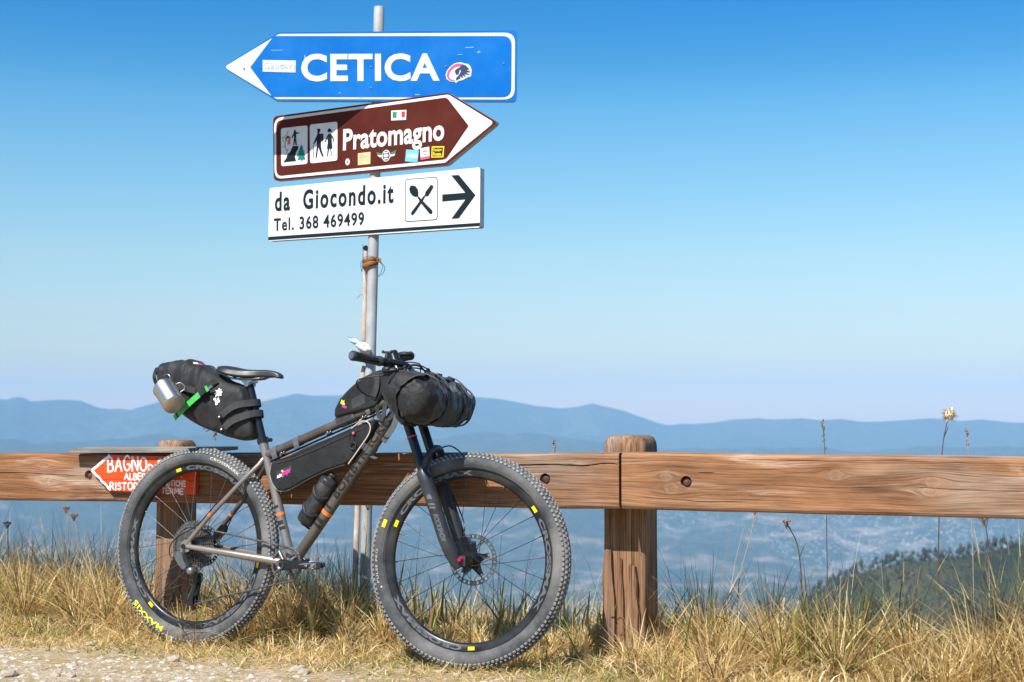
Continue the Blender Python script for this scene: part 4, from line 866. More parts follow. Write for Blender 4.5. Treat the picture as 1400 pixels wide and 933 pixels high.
b = polar('MAXXIS', D['maxxis'][0], D['maxxis'][1], .3335, .0190, -1, tyre_lat, .034, 1.12); part('lettering', b, rw, m_yelp)
b = polar('CROSSMARK', D['crossmark'][0], D['crossmark'][1], .339, .0105, -1, tyre_lat, .03, 1.1); part('lettering', b, rw, m_tyreprint)
b = polar('PULSE PRO', 196, 176, .340, .008, -1, tyre_lat, .0, 1.15); part('lettering', b, fw, m_tyreprint)
b = MB(); rows = []
for i in range(5): q = math.radians(162.6-i*1.2); rows.append([(rr*math.cos(q), tyre_lat(rr)-.0004, rr*math.sin(q)) for rr in (.333, .337, .342, .346)])
b.grid(rows, smooth=False); part('tag', b, fw, m_yelp)
b = MB(); q = math.radians(199); b.ball((.336*math.cos(q), tyre_lat(.336), .336*math.sin(q)), .0042, 10, 6, sc=(1, .4, 1)); part('tag', b, fw, m_tyreprint)

# frame tubes
BBP = Vector((.445, 0, -.045)); STT = Vector((.2887, 0, .405))
def ftube(name, pts, r, mat, n=20, label=None, flat=None):
    b = MB(); b.tube(pts, r, n, flat=flat); return part(name, b, bike, mat, M=M_B, label=label)
st_ = ftube('seat_tube', [BBP, BBP.lerp(STT, .5), BBP.lerp(STT, .94), STT], [.0175, .0172, .0172, .0185], m_frame)
dt0, dt1 = Vector((.462, 0, -.028)), Vector((.895, 0, .557)); dt_ = ftube('down_tube', [dt0, dt0.lerp(dt1, .5), dt1], [.0205, .0215, .0215], m_framed)
tt0, tt1 = Vector((.303, 0, .350)), Vector((.878, 0, .5735)); tt_ = ftube('top_tube', [tt0, tt0.lerp(tt1, .04), tt1], [.0165, .0172, .0180], m_framed)
hx = lambda z: 1.1375-.4142*(z+.0176)
ht_ = ftube('head_tube', [(hx(.507), 0, .507), (hx(.515), 0, .515), (hx(.625), 0, .625), (hx(.632), 0, .632)], [.0265, .0245, .0235, .025], m_framed)
for sg in (-1, 1):
    ftube('chainstay', [(.006, .070*sg, .0), (.10, .072*sg, -.008), (.24, .060*sg, -.022), (.37, .040*sg, -.036), (.43, .030*sg, -.043)], [.0095, .0115, .014, .0160, .0165], m_frame, 16)
    ss = ftube('seatstay', [(.003, .069*sg, .006), (.105, .066*sg, .118), (.23, .050*sg, .247), (.292, .022*sg, .318), (.300, .010*sg, .338)], [.0092, .0092, .0088, .0090, .009], m_frame if sg < 0 else m_framed, 14)
    P0_, P1_ = Vector((.105, .066*sg, .118)), Vector((.114, .0655*sg, .1275)); bb = MB().tube([P0_, P1_], [.0097, .0097], 14, caps=False); part('orange_band', bb, ss, m_orange, M=M_B)
    b = MB(); b.prism(rounded([(-.018, -.018), (.018, -.022), (.034, .0), (.026, .022), (.0, .026), (-.018, .012)], .008, 3), .070*sg-.004, .070*sg+.004); part('dropout', b, bike, m_frame, M=M_B)
for tb_, p, q, r in ((st_, BBP, STT, .0178), (dt_, dt0, dt1, .0221)):
    t0 = .385 if tb_ is st_ else .288; t1 = t0+(.022 if tb_ is st_ else .020)
    bb = MB().tube([p.lerp(q, t0), p.lerp(q, t1)], [r, r], 24, caps=False); part('orange_band', bb, tb_, m_orange, M=M_B)
    bb = MB()
    for k, (u, w_) in enumerate(((-.055, .012), (-.035, .015), (.03, .010))):
        rws = []
        for i in range(3):
            d = (q-p).normalized(); c_ = p.lerp(q, t0)+d*(u+w_*i/2); nrm = Vector((-d.z, 0, d.x))
            rws.append([c_+nrm*(r+.0003)*math.sin(a)+Vector((0, -(r+.0003)*math.cos(a), 0)) for a in np.linspace(-.7, .9, 7)+.2*k-.2])
        bb.grid(rws)
    part('frame_print', bb, tb_, m_darkprint, M=M_B)
# lettering along the down tube
d = (dt1-dt0).normalized(); nrm = Vector((-d.z, 0, d.x)); V, F = fine_glyphs('BOMBTRACK', .035, 1.12); x0 = min(v[0] for v in V); x1 = max(v[0] for v in V)
L0, L1 = .395, .84; Lt = (dt1-dt0).length; P = []
for a, c in V:
    u = (L0+(L1-L0)*(a-x0)/(x1-x0))*Lt; w_ = (c-.36)*.0270/.72; an = w_/.0221+.15; p = dt0+d*u; P.append(p+nrm*(.0221*math.sin(an))+Vector((0, -.0221*math.cos(an), 0)))
b = MB(); b.add(P, F, 0, False); part('lettering', b, dt_, m_darkprint, M=M_B)
# cables under the top tube with their clips
b = MB()
for k in range(3): b.tube(smooth_line([Vector((.33, -.006+.006*k, .331)), Vector((.44, -.007+.007*k, .374)), Vector((.62, -.006+.006*k, .445)), Vector((.80, -.004+.005*k, .516)), Vector((.86, -.002, .555))], 5), .0022, 6)
part('cable', b, bike, m_cable, M=M_B)
for t in (.13, .48, .74):
    p = tt0.lerp(tt1, t)+Vector((.007, -.004, -.020)); b = MB(); b.box(p, (.018, .020, .006), R=Matrix.Rotation(-.37, 3, 'Y')); b.ball(p+Vector((0, -.011, .003)), .0045, 8, 6); b.ball(p+Vector((.012, -.011, .006)), .0035, 8, 6); part('cable_clip', b, bike, m_steel, M=M_B)
b = MB(); b.lathe([(.0001, -.038), (.021, -.038), (.0215, -.034), (.0215, .034), (.021, .038), (.0001, .038)], 24); b.xf(Matrix.Translation(BBP)); part('bottom_bracket', b, bike, m_framed, M=M_B)
# seat post, collar, saddle
sd = (STT-BBP).normalized(); b = MB(); b.tube([STT-sd*.03, STT+sd*.228], [.0152, .0152], 24); part('seatpost', b, bike, m_blk, M=M_B)
b = MB(); b.tube([STT-sd*.006, STT+sd*.012], [.0225, .0225], 24); b.box(STT+Vector((.026, 0, .006)), (.018, .016, .014)); b.tube([STT+Vector((.030, -.014, .006)), STT+Vector((.030, .014, .006))], .004, 8); part('seat_collar', b, bike, m_blk, M=M_B)
SPT = STT+sd*.228
b = MB(); b.tube([SPT+Vector((0, -.024, .004)), SPT+Vector((0, .024, .004))], .012, 12); b.box(SPT+Vector((0, 0, .013)), (.04, .05, .008)); part('saddle_clamp', b, bike, m_steel, M=M_B)
sad = MB(); rows = []
SADC = [(.082, .030, .690, .012), (.090, .052, .6935, .016), (.105, .064, .6955, .020), (.13, .0690, .694, .024), (.16, .064, .688, .026), (.19, .052, .683, .028), (.22, .039, .680, .027), (.26, .027, .6785, .026), (.30, .0215, .677, .025), (.33, .0195, .672, .022), (.35, .0175, .664, .017), (.36, .013, .657, .011), (.3655, .006, .651, .005)]
SADC = [tuple(v) for v in smooth_line([Vector((a, bq, c)) for a, bq, c, e in SADC], 3)]; SADT = np.interp([s_[0] for s_ in SADC], [.082, .13, .19, .30, .35, .3655], [.012, .024, .028, .025, .017, .005])
for (x, hw, zt), th in zip(SADC, SADT):
    row = []
    for j in range(20):
        q = PI*(j/19); yy = hw*math.cos(q); k = abs(math.cos(q)); zz_ = zt-.010*k**2*(hw/.07)-(th*.75)*max(0, k-.80)/.20; groove = -.004*math.exp(-(yy/.010)**2)*(1 if .11 < x < .26 else 0); row.append((x, yy, zz_+groove))
    for j in range(6):
        q = j/5; row.append((x, -hw*.93*(1-2*q), zt-th-.012*(hw/.07)))
    rows.append(row)
sad.grid(rows, closed=True); sad.add(rows[0], [tuple(range(26))], 0, False); sad.add(rows[-1], [tuple(range(26))], 0, False)
m_sad = simple('saddle_leather', (.020, .021, .024), .38, 0, .15, 12, .06, 200, .0008); saddle = part('saddle', sad, bike, m_sad, M=M_B)
for sg in (-1, 1):
    b = MB(); b.tube(smooth_line([Vector(v) for v in ((.100, .030*sg, .664), (.135, .024*sg, .648), (.17, .022*sg, .643), (.25, .022*sg, .643), (.285, .015*sg, .648), (.325, .007*sg, .660))], 5), .0035, 8); part('saddle_rail', b, saddle, m_steel, M=M_B)

# crank, chainring, chain, cassette, rear mech
crx, crz = .462, -.0505; CRY = -.072
def toothed(n, r, y0, y1, rin, depth=.0045, c=(0, 0)):
    b = MB(); rows = []
    N = n*4
    for i in range(N):
        q = 2*PI*i/N; o_ = r-depth*(0 if i % 4 in (0, 1) else 1); rows.append([(c[0]+rr*math.cos(q), y, c[1]+rr*math.sin(q)) for rr, y in ((o_, y0), (o_, y1), (rin, y1), (rin, y0))])
    b.grid(rows+[rows[0]], closed=True, smooth=False); return b
crank = link('crankset', None, bike); WM[crank.name] = M_B; crank.matrix_local = WM[bike.name].inverted() @ M_B
cc = (BBP.x+.0065, BBP.z-.004)
b = toothed(32, .0665, -.051, -.047, .056, c=cc)
for i in range(4):
    q = math.radians(35+90*i); b.tube([(cc[0]+.02*math.cos(q), -.052, cc[1]+.02*math.sin(q)), (cc[0]+.058*math.cos(q), -.049, cc[1]+.058*math.sin(q))], [.010, .006], 8, flat=(.5, 1) if False else None)
part('chainring', b, crank, m_dark_steel)
def arm(sg, ang, mat):
    y = .072*sg; L = .175; ux = Vector((math.cos(ang), 0, math.sin(ang))); uz = Vector((-ux.z, 0, ux.x)); b = MB(); rows = []
    for t, hw, th, dy in ((-.12, .010, .007, 0), (-.09, .017, .011, 0), (0, .021, .013, 0), (.08, .020, .013, .001), (.25, .0155, .012, .005), (.55, .0125, .010, .011), (.85, .0115, .0085, .013), (.98, .0125, .008, .013), (1.05, .011, .007, .013), (1.09, .006, .005, .013)):
        c = Vector((cc[0], y+dy*sg, cc[1]))+ux*(L*t); sec = rounded([(-hw, -th), (hw, -th), (hw, th), (-hw, th)], .0045, 3); rows.append([c+uz*a+Vector((0, e, 0)) for a, e in sec])
    b.grid(rows, closed=True); n = len(rows[0]); b.add(rows[0], [tuple(range(n))], 0, False); b.add(rows[-1], [tuple(range(n))], 0, False); return part('crank_arm', b, crank, mat), ux
aR, uR = arm(-1, math.radians(2.5), m_blk); aL, _ = arm(1, math.radians(182.5), m_blk)
b = MB(); b.lathe([(.0165, -.090), (.0165, -.0870), (.0105, -.0870), (.0095, -.080), (.0001, -.080)], 24); b.xf(Matrix.Translation((cc[0], 0, cc[1]))); part('crank_bolt', b, crank, m_steel)
b = MB()
for t0, t1, hh in ((.50, .80, .006), (.62, .70, -.004), (.82, 1.03, .0075)):
    P0_ = Vector((cc[0], -.0925, cc[1]))+uR*(.175*t0)+Vector((0, 0, hh*.4)); P1_ = Vector((cc[0], -.0945, cc[1]))+uR*(.175*t1)+Vector((0, 0, hh)); b.tube([P0_, P0_.lerp(P1_, .5), P1_], [.002, .0042, .002], 8)
part('worn_edge', b, crank, m_silver)
ped = link('pedal', None, bike); WM[ped.name] = M_B; ped.matrix_local = WM[bike.name].inverted() @ M_B
pc = Vector((cc[0], -.085, cc[1]))+uR*.1735
b = MB(); b.tube([pc, pc+Vector((0, -.016, 0)), pc+Vector((0, -.055, 0))], [.0085, .007, .006], 12); part('spindle', b, ped, m_silver)
b = MB()
for dz in (-.010, .010): b.tube(smooth_line([pc+Vector(v) for v in ((-.030, -.030, dz), (-.012, -.024, dz*1.3), (.012, -.024, dz*1.3), (.030, -.030, dz))], 4), .003, 8)
b.box(pc+Vector((0, -.034, 0)), (.026, .030, .018)); part('body', b, ped, m_mech)
b = MB()
for k in range(12):
    r = .0985-.0066*k; y = -.020-.0037*k; t = toothed(max(12, int(r*500)), r, y-.0011, y+.0011, max(.012, r-.017)); b.add(t.v, t.f, 0, False)
    for i in range(5):
        q = 2*PI*i/5+.25*k; b.tube([(.02*math.cos(q), y, .02*math.sin(q)), ((r-.015)*math.cos(q+.2), y, (r-.015)*math.sin(q+.2))], .0022, 5)
part('cassette', b, bike, m_dark_steel, M=M_B)
# chain: separate links along the runs
b = MB()
up = [Vector((-.012, -.034, .073)), Vector((.03, -.035, .072)), Vector((cc[0]+.004, -.049, cc[1]+.0645))]
dn = [Vector((cc[0]-.002, -.049, cc[1]-.0645)), Vector((.20, -.045, -.172)), Vector((.048, -.042, -.2155))]
wrap = [Vector((cc[0]+.0645*math.cos(q), -.049, cc[1]+.0645*math.sin(q))) for q in np.linspace(PI/2, -PI/2, 26)]
cage = [Vector((.030, -.042, -.222)), Vector((.010, -.042, -.214)), Vector((.006, -.042, -.200)), Vector((.026, -.042, -.155)), Vector((.060, -.041, -.115)), Vector((.058, -.040, -.100)), Vector((.04, -.038, -.075))]
back = [Vector((.075*math.cos(q), -.034, .075*math.sin(q))) for q in np.linspace(-PI*.42, -PI*1.5, 30)]
path = up+wrap+dn+cage+back
L = [0]
for i in range(len(path)-1): L.append(L[-1]+(path[i+1]-path[i]).length)
n = int(L[-1]/.0127)
def at_len(s_):
    i = max(0, min(len(path)-2, int(np.searchsorted(L, s_))-1)); t = (s_-L[i])/max(1e-6, L[i+1]-L[i]); return path[i].lerp(path[i+1], t)
for k in range(n):
    p, q = at_len(k*.0127), at_len((k+1)*.0127)
    for dy in ((-.0031, .0031) if k % 2 else (-.0019, .0019)): b.tube([p+Vector((0, dy, 0)), (p+q)/2+Vector((0, dy, 0)), q+Vector((0, dy, 0))], [.0040, .0028, .0040], 6, flat=(1, .35))
part('chain', b, bike, m_dark_steel, M=M_B)
mech = link('rear_derailleur', None, bike); WM[mech.name] = M_B; mech.matrix_local = WM[bike.name].inverted() @ M_B
b = MB(); b.lathe([(.0001, -.092), (.011, -.091), (.014, -.086), (.014, -.074), (.0001, -.074)], 20); b.xf(Matrix.Translation((-.004, 0, -.030))); 
b.prism(rounded([(-.020, -.020), (.006, -.020), (.020, -.055), (.034, -.075), (.018, -.088), (-.004, -.070), (-.022, -.048)], .008, 3), -.098, -.078); part('body', b, mech, m_mech)
b = MB(); b.lathe([(.0001, -.099), (.010, -.098), (.0140, -.094), (.0145, -.060), (.0001, -.058)], 24); b.xf(Matrix.Translation((.046, 0, -.090))); part('knuckle', b, mech, simple('grey_knuckle', (.26, .26, .26), .35, .7)); 
b = MB(); b.prism(rounded([(.036, -.100), (.058, -.100), (.050, -.145), (.036, -.195), (.040, -.218), (.018, -.226), (-.006, -.203), (-.016, -.182), (-.008, -.184), (.012, -.200), (.026, -.196), (.034, -.150)], .006, 3), -.0555, -.0525)
b.prism(rounded([(.036, -.100), (.062, -.100), (.050, -.165), (.040, -.225), (.010, -.220), (.030, -.150)], .006, 3), -.0330, -.0305); part('cage', b, mech, m_blk)
for (px_, pz_) in ((.052, -.118), (.026, -.205)):
    t = toothed(13, .021, -.044, -.040, .006, .004, (px_, pz_)); t.disc((px_, pz_), .008, -.052, -.033, 12); part('jockey_wheel', t, mech, m_plas)
b = MB(); b.tube(smooth_line([Vector(v) for v in ((-.020, -.085, -.052), (-.055, -.085, -.040), (-.062, -.080, .0), (-.03, -.076, .035), (.06, -.074, .085), (.14, -.070, .170))], 6), .0024, 6); part('cable', b, mech, m_cable)
b = MB(); b.tube([(0, -.083, 0), (0, -.062, 0)], .0095, 16); b.tube([(0, .062, 0), (0, .085, 0)], .009, 16); part('axle', b, bike, m_blk, M=M_B)
# rear brake
b = MB(); b.prism(rounded([(.055, .020), (.092, .055), (.098, .080), (.080, .085), (.050, .055), (.040, .032)], .010, 3), .042, .066); b.tube(smooth_line([Vector(v) for v in ((.10, .06, .08), (.14, .055, .15), (.16, .075, .19), (.25, .05, .28), (.31, .01, .335))], 5), .0025, 6); part('brake_caliper', b, bike, m_blk, M=M_B)

# fork and front brake (front frame: origin at the front hub)
fork = link('fork', None, bike); WM[fork.name] = M_F; fork.matrix_local = WM[bike.name].inverted() @ M_F
lx = lambda z: -.0365-.4142*z
for sg in (-1, 1):
    b = MB(); b.tube([(lx(.27), .066*sg, .27), (lx(.50), .066*sg, .50)], [.0170, .0170], 20); part('stanchion', b, fork, m_blk)
    b = MB(); b.tube([(lx(-.022)+.016, .064*sg, -.030), (lx(-.012)+.012, .064*sg, -.016), (lx(.02)+.006, .065*sg, .02), (lx(.07), .066*sg, .07), (lx(.16), .066*sg, .16), (lx(.26), .066*sg, .26), (lx(.295), .066*sg, .295), (lx(.305), .066*sg, .305)], [.012, .018, .0245, .0245, .0240, .0255, .0265, .0215], 22)
    b.box((0, .060*sg, -.004), (.030, .016, .036)); part('lower_leg', b, fork, m_blkmat)
    b = MB(); b.tube([(lx(.302), .066*sg, .302), (lx(.309), .066*sg, .309)], [.0195, .0185], 20); part('dust_seal', b, fork, m_plas)
b = MB(); b.tube(smooth_line([Vector(v) for v in ((-.168, -.066, .280), (-.160, -.064, .322), (-.150, -.056, .358), (-.143, -.036, .380), (-.140, 0, .386), (-.143, .036, .380), (-.150, .056, .358), (-.160, .064, .322), (-.168, .066, .280))], 5), [.019]*5+[.017]*5+[.0145]*21+[.017]*5+[.019]*5, 12, flat=(.75, 1.0)); part('arch', b, fork, m_blkmat)
b = MB(); b.tube(smooth_line([Vector((lx(.49), -.070, .475)), Vector((lx(.50), -.062, .497)), Vector((lx(.50)-.012, 0, .512)), Vector((lx(.50), .062, .497)), Vector((lx(.49), .070, .475))], 4), [.021]*17, 12); part('crown', b, fork, m_blk)
b = MB(); b.tube([(lx(.419), -.066, .419), (lx(.424), -.066, .424)], .0186, 20); part('sag_ring', b, fork, simple('red_rubber_ring', (.62, .05, .08), .6))
b = MB(); b.tube([(0, -.086, 0), (0, -.060, 0)], [.0065, .0095], 14); b.tube([(0, -.064, .002), (0, .07, .0)], .0075, 12); part('axle', b, fork, m_redan)
b = MB()
for (z0, z1, w_) in ((.205, .222, .30), (.184, .190, .26), (.172, .178, .24)): 
    b.grid([[(lx(z)+.0249*math.sin(a), -.066-.0249*math.cos(a), z) for a in np.linspace(-w_*2, w_*2, 7)] for z in (z0, z1)])
V, F = fine_glyphs('ROCKSHOX', .02, 1.0); x0 = min(v[0] for v in V); x1 = max(v[0] for v in V); P = []
for a, c in V: 
    z = .060+.092*(1-(a-x0)/(x1-x0)); w_ = (c-.3)*.026; an = w_/.0247+.1; P.append((lx(z)+.0250*math.sin(an), -.066-.0250*math.cos(an), z))
b.add(P, F, 0, False); part('decal', b, fork, simple('fork_grey_print', (.12, .125, .13), .5))
b = MB(); b.prism(rounded([(-.075, .005), (-.060, .072), (-.028, .082), (-.012, .055), (-.020, .005), (-.045, -.012)], .010, 3), .034, .062); b.prism(rounded([(-.045, .022), (-.020, .028), (-.018, .052), (-.040, .058)], .006, 3), .030, .066)
b.tube(smooth_line([Vector(v) for v in ((-.045, .05, .085), (-.06, .075, .14), (-.14, .085, .28), (-.20, .07, .40), (-.24, .05, .50))], 6), .0025, 6); part('brake_caliper', b, fork, m_blk)
b = MB(); b.tube(smooth_line([Vector(v) for v in ((-.140, .03, .392), (-.11, .05, .40), (-.075, .066, .375), (-.055, .075, .33))], 5), .0025, 6); part('hose', b, fork, m_cable)

# cockpit
G = {k: Vector(v) for k, v in D['grips'].items() if hasattr(v, '__len__')}
BC = Vector((-.345, 0, .698)); bar = link('handlebar', None, bike); WM[bar.name] = M_F; bar.matrix_local = WM[bike.name].inverted() @ M_F
b = MB(); b.tube(smooth_line([G['n0'], G['n1'], BC+Vector((.020, -.09, -.006)), BC+Vector((.0, -.035, .0)), BC+Vector((-.0, .035, .004)), BC+Vector((-.03, .09, .010)), G['f1'], G['f0']], 6), .0115, 14); part('bar', b, bar, m_blk)
for a, c in (('n0', 'n1'), ('f0', 'f1')):
    p, q = G[a], G[c]; d = (q-p).normalized(); b = MB(); b.tube([p-d*.002, p+d*.003, p+d*.012, p+d*.013, p.lerp(q, .55), q-d*.008, q-d*.007, q+d*.004], [.0150, .0178, .0178, .0165, .0158, .0165, .0180, .0180], 20); part('grip', b, bar, m_rubgrip)
    b = MB(); b.tube([p-d*.0035, p-d*.0015], [.0115, .0125], 20); part('bar_end', b, bar, simple('worn_bar_end', (.14, .14, .145), .5, .4))
    s_ = 1 if a == 'f0' else -1; k0 = q+d*.018; b = MB(); b.tube([k0-d*.008, k0+d*.010], .0155, 16); k1 = k0+d*.012
    b.tube([k1+Vector((.012, 0, .006)), k1+d*.045+Vector((.040, 0, -.004)), k1+d*.072+Vector((.038, 0, -.006))], [.009, .012, .008], 10); part('brake_clamp', b, bar, m_blk)
    b = MB(); b.tube(smooth_line([k1+d*.030+Vector((.050, 0, -.010)), k1-d*.01+Vector((.070, 0, -.026)), k1-d*.045+Vector((.066, 0, -.038)), k1-d*.085+Vector((.060, 0, -.046))], 5), [.0065]*6+[.005]*10, 8, flat=(1, .7)); part('brake_lever', b, bar, m_blk)
    k2 = q+d*.052; b = MB(); b.tube([k2-d*.006, k2+d*.006], .0155, 14); b.ball(k2+Vector((.012, 0, -.028)), .021, 12, 8, sc=(1.2, 1, .7)); b.tube([k2+Vector((-.005, 0, -.032)), k2+Vector((-.030, -.012*s_, -.040)), k2+Vector((-.038, -.030*s_, -.040))], [.006, .005, .004], 8, flat=(1, .5)); part('shifter' if s_ < 0 else 'dropper_remote', b, bar, m_plas)
hp = Vector((-.352, 0, .752))
k0 = G['n1']+Vector((.0, .055, .018)); b = MB(); b.tube([k0, k0+Vector((0, 0, .016))], [.009, .006], 10); b.box(k0+Vector((0, 0, .020)), (.034, .010, .007)); b.ball(k0+Vector((-.016, 0, .022)), .006, 8, 6); b.ball(k0+Vector((.016, 0, .022)), .006, 8, 6); part('fork_remote', b, bar, m_plas)
b = MB(); b.tube([(lx(.50)-.008, 0, .512), (-.339, 0, .735), (-.3405, 0, .738)], [.0205, .0195, .016], 20); b.tube([(-.330, 0, .712), (-.345, 0, .702)], [.0195, .018], 16); b.tube([BC+Vector((0, -.028, 0)), BC+Vector((0, .028, .003))], .020, 18); part('stem', b, bar, m_blk)
b = MB(); b.ball(hp+Vector((.055, .02, -.022)), .026, 14, 8, sc=(1.3, 1, .42)); b.box(hp+Vector((.02, .01, -.032)), (.05, .02, .012)); part('computer_mount', b, bar, m_plas)
for j, pts in enumerate((((-.225, -.175, .655), (-.175, -.14, .672), (-.15, -.07, .655), (-.17, .0, .62), (-.26, .015, .57)), ((-.235, -.19, .650), (-.17, -.12, .660), (-.16, -.02, .635), (-.22, .02, .56)), ((-.40, .15, .72), (-.31, .14, .715), (-.26, .08, .69), (-.24, .02, .60)), ((-.23, -.185, .632), (-.33, -.215, .618), (-.375, -.20, .60), (-.37, -.13, .565), (-.30, -.04, .55)))):
    b = MB(); b.tube(smooth_line([Vector(v) for v in pts], 8), .0024, 7); part('cable', b, bar, m_cable)
# bottle cage bolts, straps etc. belong to their owners; the cage:
bt0, bt1 = Vector((.5976, 0, .2683)), Vector((.4974, 0, .1115)); bd = (bt0-bt1).normalized(); bn = Vector((bd.z, 0, -bd.x))   # bn points to the down tube
cage_ = MB()
for t, rad in ((.25, .0395), (.66, .0395)):
    c = bt1.lerp(bt0, t); cage_.tube([c+bn*(rad*math.cos(q))+Vector((0, rad*math.sin(q), 0))+bd*(.012*math.sin(q*2+1)) for q in np.linspace(.35, 2*PI-.35, 26)], .0042, 8, flat=(1.5, .6))
cage_.tube([bt1+bn*.042-bd*.012, bt1.lerp(bt0, .5)+bn*.0435, bt1.lerp(bt0, .85)+bn*.043], .006, 8, flat=(1, 1)); cage_.tube([bt1-bd*.014+bn*(.03), bt1-bd*.016-bn*.012], .005, 8); part('bottle_cage', cage_, bike, m_plas, M=M_B)
# ------------------------------------------------------------------ bags and what hangs on the bike
def fabric(name, c, rough=.62, wr=.5, ws=16, dust=.35):
    m = NT(name); o = m.obj(); n = m.noise(o, 14, 5, .6); col = m.mix(m.ramp(n, [(.3, 0.), (.7, 1.)]), sh(c, .75), sh(c, 1.35))
    d = m.ramp(m.noise(o, 7, 6, .7), [(.48, 0.), (.75, 1.)]); col = m.mix(m.math('MULTIPLY', d, dust), col, (.13, .125, .12)); m.base(col)
    m.p(Roughness=m.ramp(n, [(0., rough-.12), (1., rough+.12)])); m.b.inputs['Sheen Weight'].default_value = .12; m.b.inputs['Specular IOR Level'].default_value = .30
    w1 = m.noise(m.map(o, (1, 1, 1), rot=(.3, .5, .2)), ws, 3, .5, .35); w2 = m.noise(m.map(o, (1.6, 1.6, .35)), ws*1.4, 3, .5, .25); weave = m.noise(o, 420, 2)
    m.bump(m.math('ADD', m.math('ADD', m.math('MULTIPLY', w1, 1.0), m.math('MULTIPLY', w2, .8)), m.math('MULTIPLY', weave, .05))  , wr, .010); return m.mat
m_bag = fabric('black_cordura', (.0090, .0093, .0100), .62, .68, 12, .13); m_bag2 = fabric('black_ripstop', (.0085, .0085, .0092), .55, .9, 14, .12); m_bagc = fabric('charcoal_panel', (.034, .034, .036), .65, .25)
m_web = simple('black_webbing', (.028, .028, .030), .7, 0, .2, 90, .4, 300, .0008, (.11, .10, .09), 20, .35)
m_webg = simple('grey_worn_webbing', (.085, .088, .092), .7, 0, .2, 90, .4, 300, .0008)
m_greenweb = simple('green_webbing', (.05, .42, .085), .65, 0, .12, 60, .35, 300, .0008)
m_ti = NT('brushed_titanium'); o = m_ti.obj(); m_ti.base(m_ti.ramp(m_ti.noise(m_ti.map(o, (4, 4, 90)), 3, 3), [(.3, (.44, .40, .36)), (.7, (.58, .55, .51))])); m_ti.p(Roughness=.34, Metallic=.95); m_ti = m_ti.mat
m_magenta = simple('magenta_print', (.55, .03, .30), .6); m_lime = simple('lime_print', (.55, .72, .03), .6); m_white = simple('white_print', (.78, .78, .78), .6); m_greypipe = simple('grey_piping', (.32, .30, .27), .7)
def bagloft(secs, sub=5, n=36, ex=2.6, fn=None):
    """sections: (top x,z, bottom x,z, half width) in the bike plane"""
    T = smooth_line([Vector((s[0][0], 0, s[0][1])) for s in secs], sub); Bt = smooth_line([Vector((s[1][0], 0, s[1][1])) for s in secs], sub); Wd = smooth_line([Vector((s[2], 0, 0)) for s in secs], sub)
    rows = []
    for i, (t, b_, w) in enumerate(zip(T, Bt, Wd)):
        c = (t+b_)/2; h_ = (t-b_)/2; row = []
        for j in range(n):
            q = 2*PI*j/n; cu, su = math.cos(q), math.sin(q); k = 1/((abs(cu)**ex+abs(su)**ex)**(1/ex)); p = c+h_*(su*k)+Vector((0, w.x*cu*k, 0))
            if fn: p = p+(p-c).normalized()*fn(i/(len(T)-1), q, p)
            row.append(p)
        rows.append(row)
    mb = MB(); mb.grid(rows, closed=True); mb.add(rows[0], [tuple(range(n))[::-1]], 0, False); mb.add(rows[-1], [tuple(range(n))], 0, False); return mb, rows
# saddle bag
sb = thing('saddle_bag', 'big black roll-top saddle bag strapped under the seat and round the seatpost', 'bag', M_B, base=(.0, 0, .43))
SECS = [((-.212, .686), (-.196, .622), .042), ((-.190, .7035), (-.170, .590), .066), ((-.130, .7175), (-.122, .540), .078), ((-.060, .7185), (-.0560, .491), .080), ((.005, .700), (.025, .453), .076), ((.062, .672), (.088, .434), .070), ((.14, .636), (.15, .4175), .058), ((.20, .612), (.2085, .4085), .048), ((.237, .535), (.25, .412), .036), ((.252, .470), (.2595, .4213), .024)]
def sbw(t, q, p):
    r = .0062*math.sin(58*t+.9*math.sin(3*q)) * (1 if t < .5 else .25) * max(0, math.sin(q)*.6+.5); return r+.006*fbm(p.x*8, p.y*11, p.z*9, 4)
mb, rows = bagloft(SECS, 8, 52, 3.1, sbw); rows_sb = rows; part('body', mb, sb, m_bag, M=M_B)
def band(mb, pts, w, m=0, nrm=None, th=.0022):
    """flat strap of width w along pts; widthwise direction nrm"""
    P = [Vector(p) for p in pts]; rows = []
    for i, p in enumerate(P):
        t = (P[min(i+1, len(P)-1)]-P[max(i-1, 0)]).normalized(); wv = (nrm if nrm is not None else Vector((0, 0, 1))); wv = (wv-t*wv.dot(t)).normalized(); o_ = t.cross(wv)*th/2
        rows.append([p-wv*w/2-o_, p+wv*w/2-o_, p+wv*w/2+o_, p-wv*w/2+o_])
    mb.grid(rows, m, closed=True, smooth=False); mb.add(rows[0], [(0, 1, 2, 3)], m, False); mb.add(rows[-1], [(3, 2, 1, 0)], m, False); return mb
pl3 = lambda x, y, z: Vector((x, y, z))
# two seatpost straps
for (x0, z0, x1, z1, x2, z2) in ((.130, .490, .205, .541, .262, .553), (.143, .443, .215, .492, .276, .512)):
    b = MB(); band(b, smooth_line([pl3(x0, -.069, z0), pl3((x0+x1)/2, -.067, (z0+z1)/2+.006), pl3(x1, -.058, z1), pl3(x2-.022, -.034, z2-.004), pl3(x2-.004, -.016, z2), pl3(x2, .004, z2+.001), pl3(x2-.012, .024, z2-.002), pl3(x1, .056, z1)], 5), .026, nrm=Vector((-.25, 0, 1))); part('strap', b, sb, m_web, M=M_B)
    b = MB(); b.box((x0+.006, -.0735, z0+.004), (.016, .006, .014), R=Matrix.Rotation(-.6, 3, 'Y')); b.box((x0+.006, -.077, z0+.004), (.007, .004, .004), 1, R=Matrix.Rotation(-.6, 3, 'Y')); part('hook_patch', b, sb, [m_plas, m_white], M=M_B)
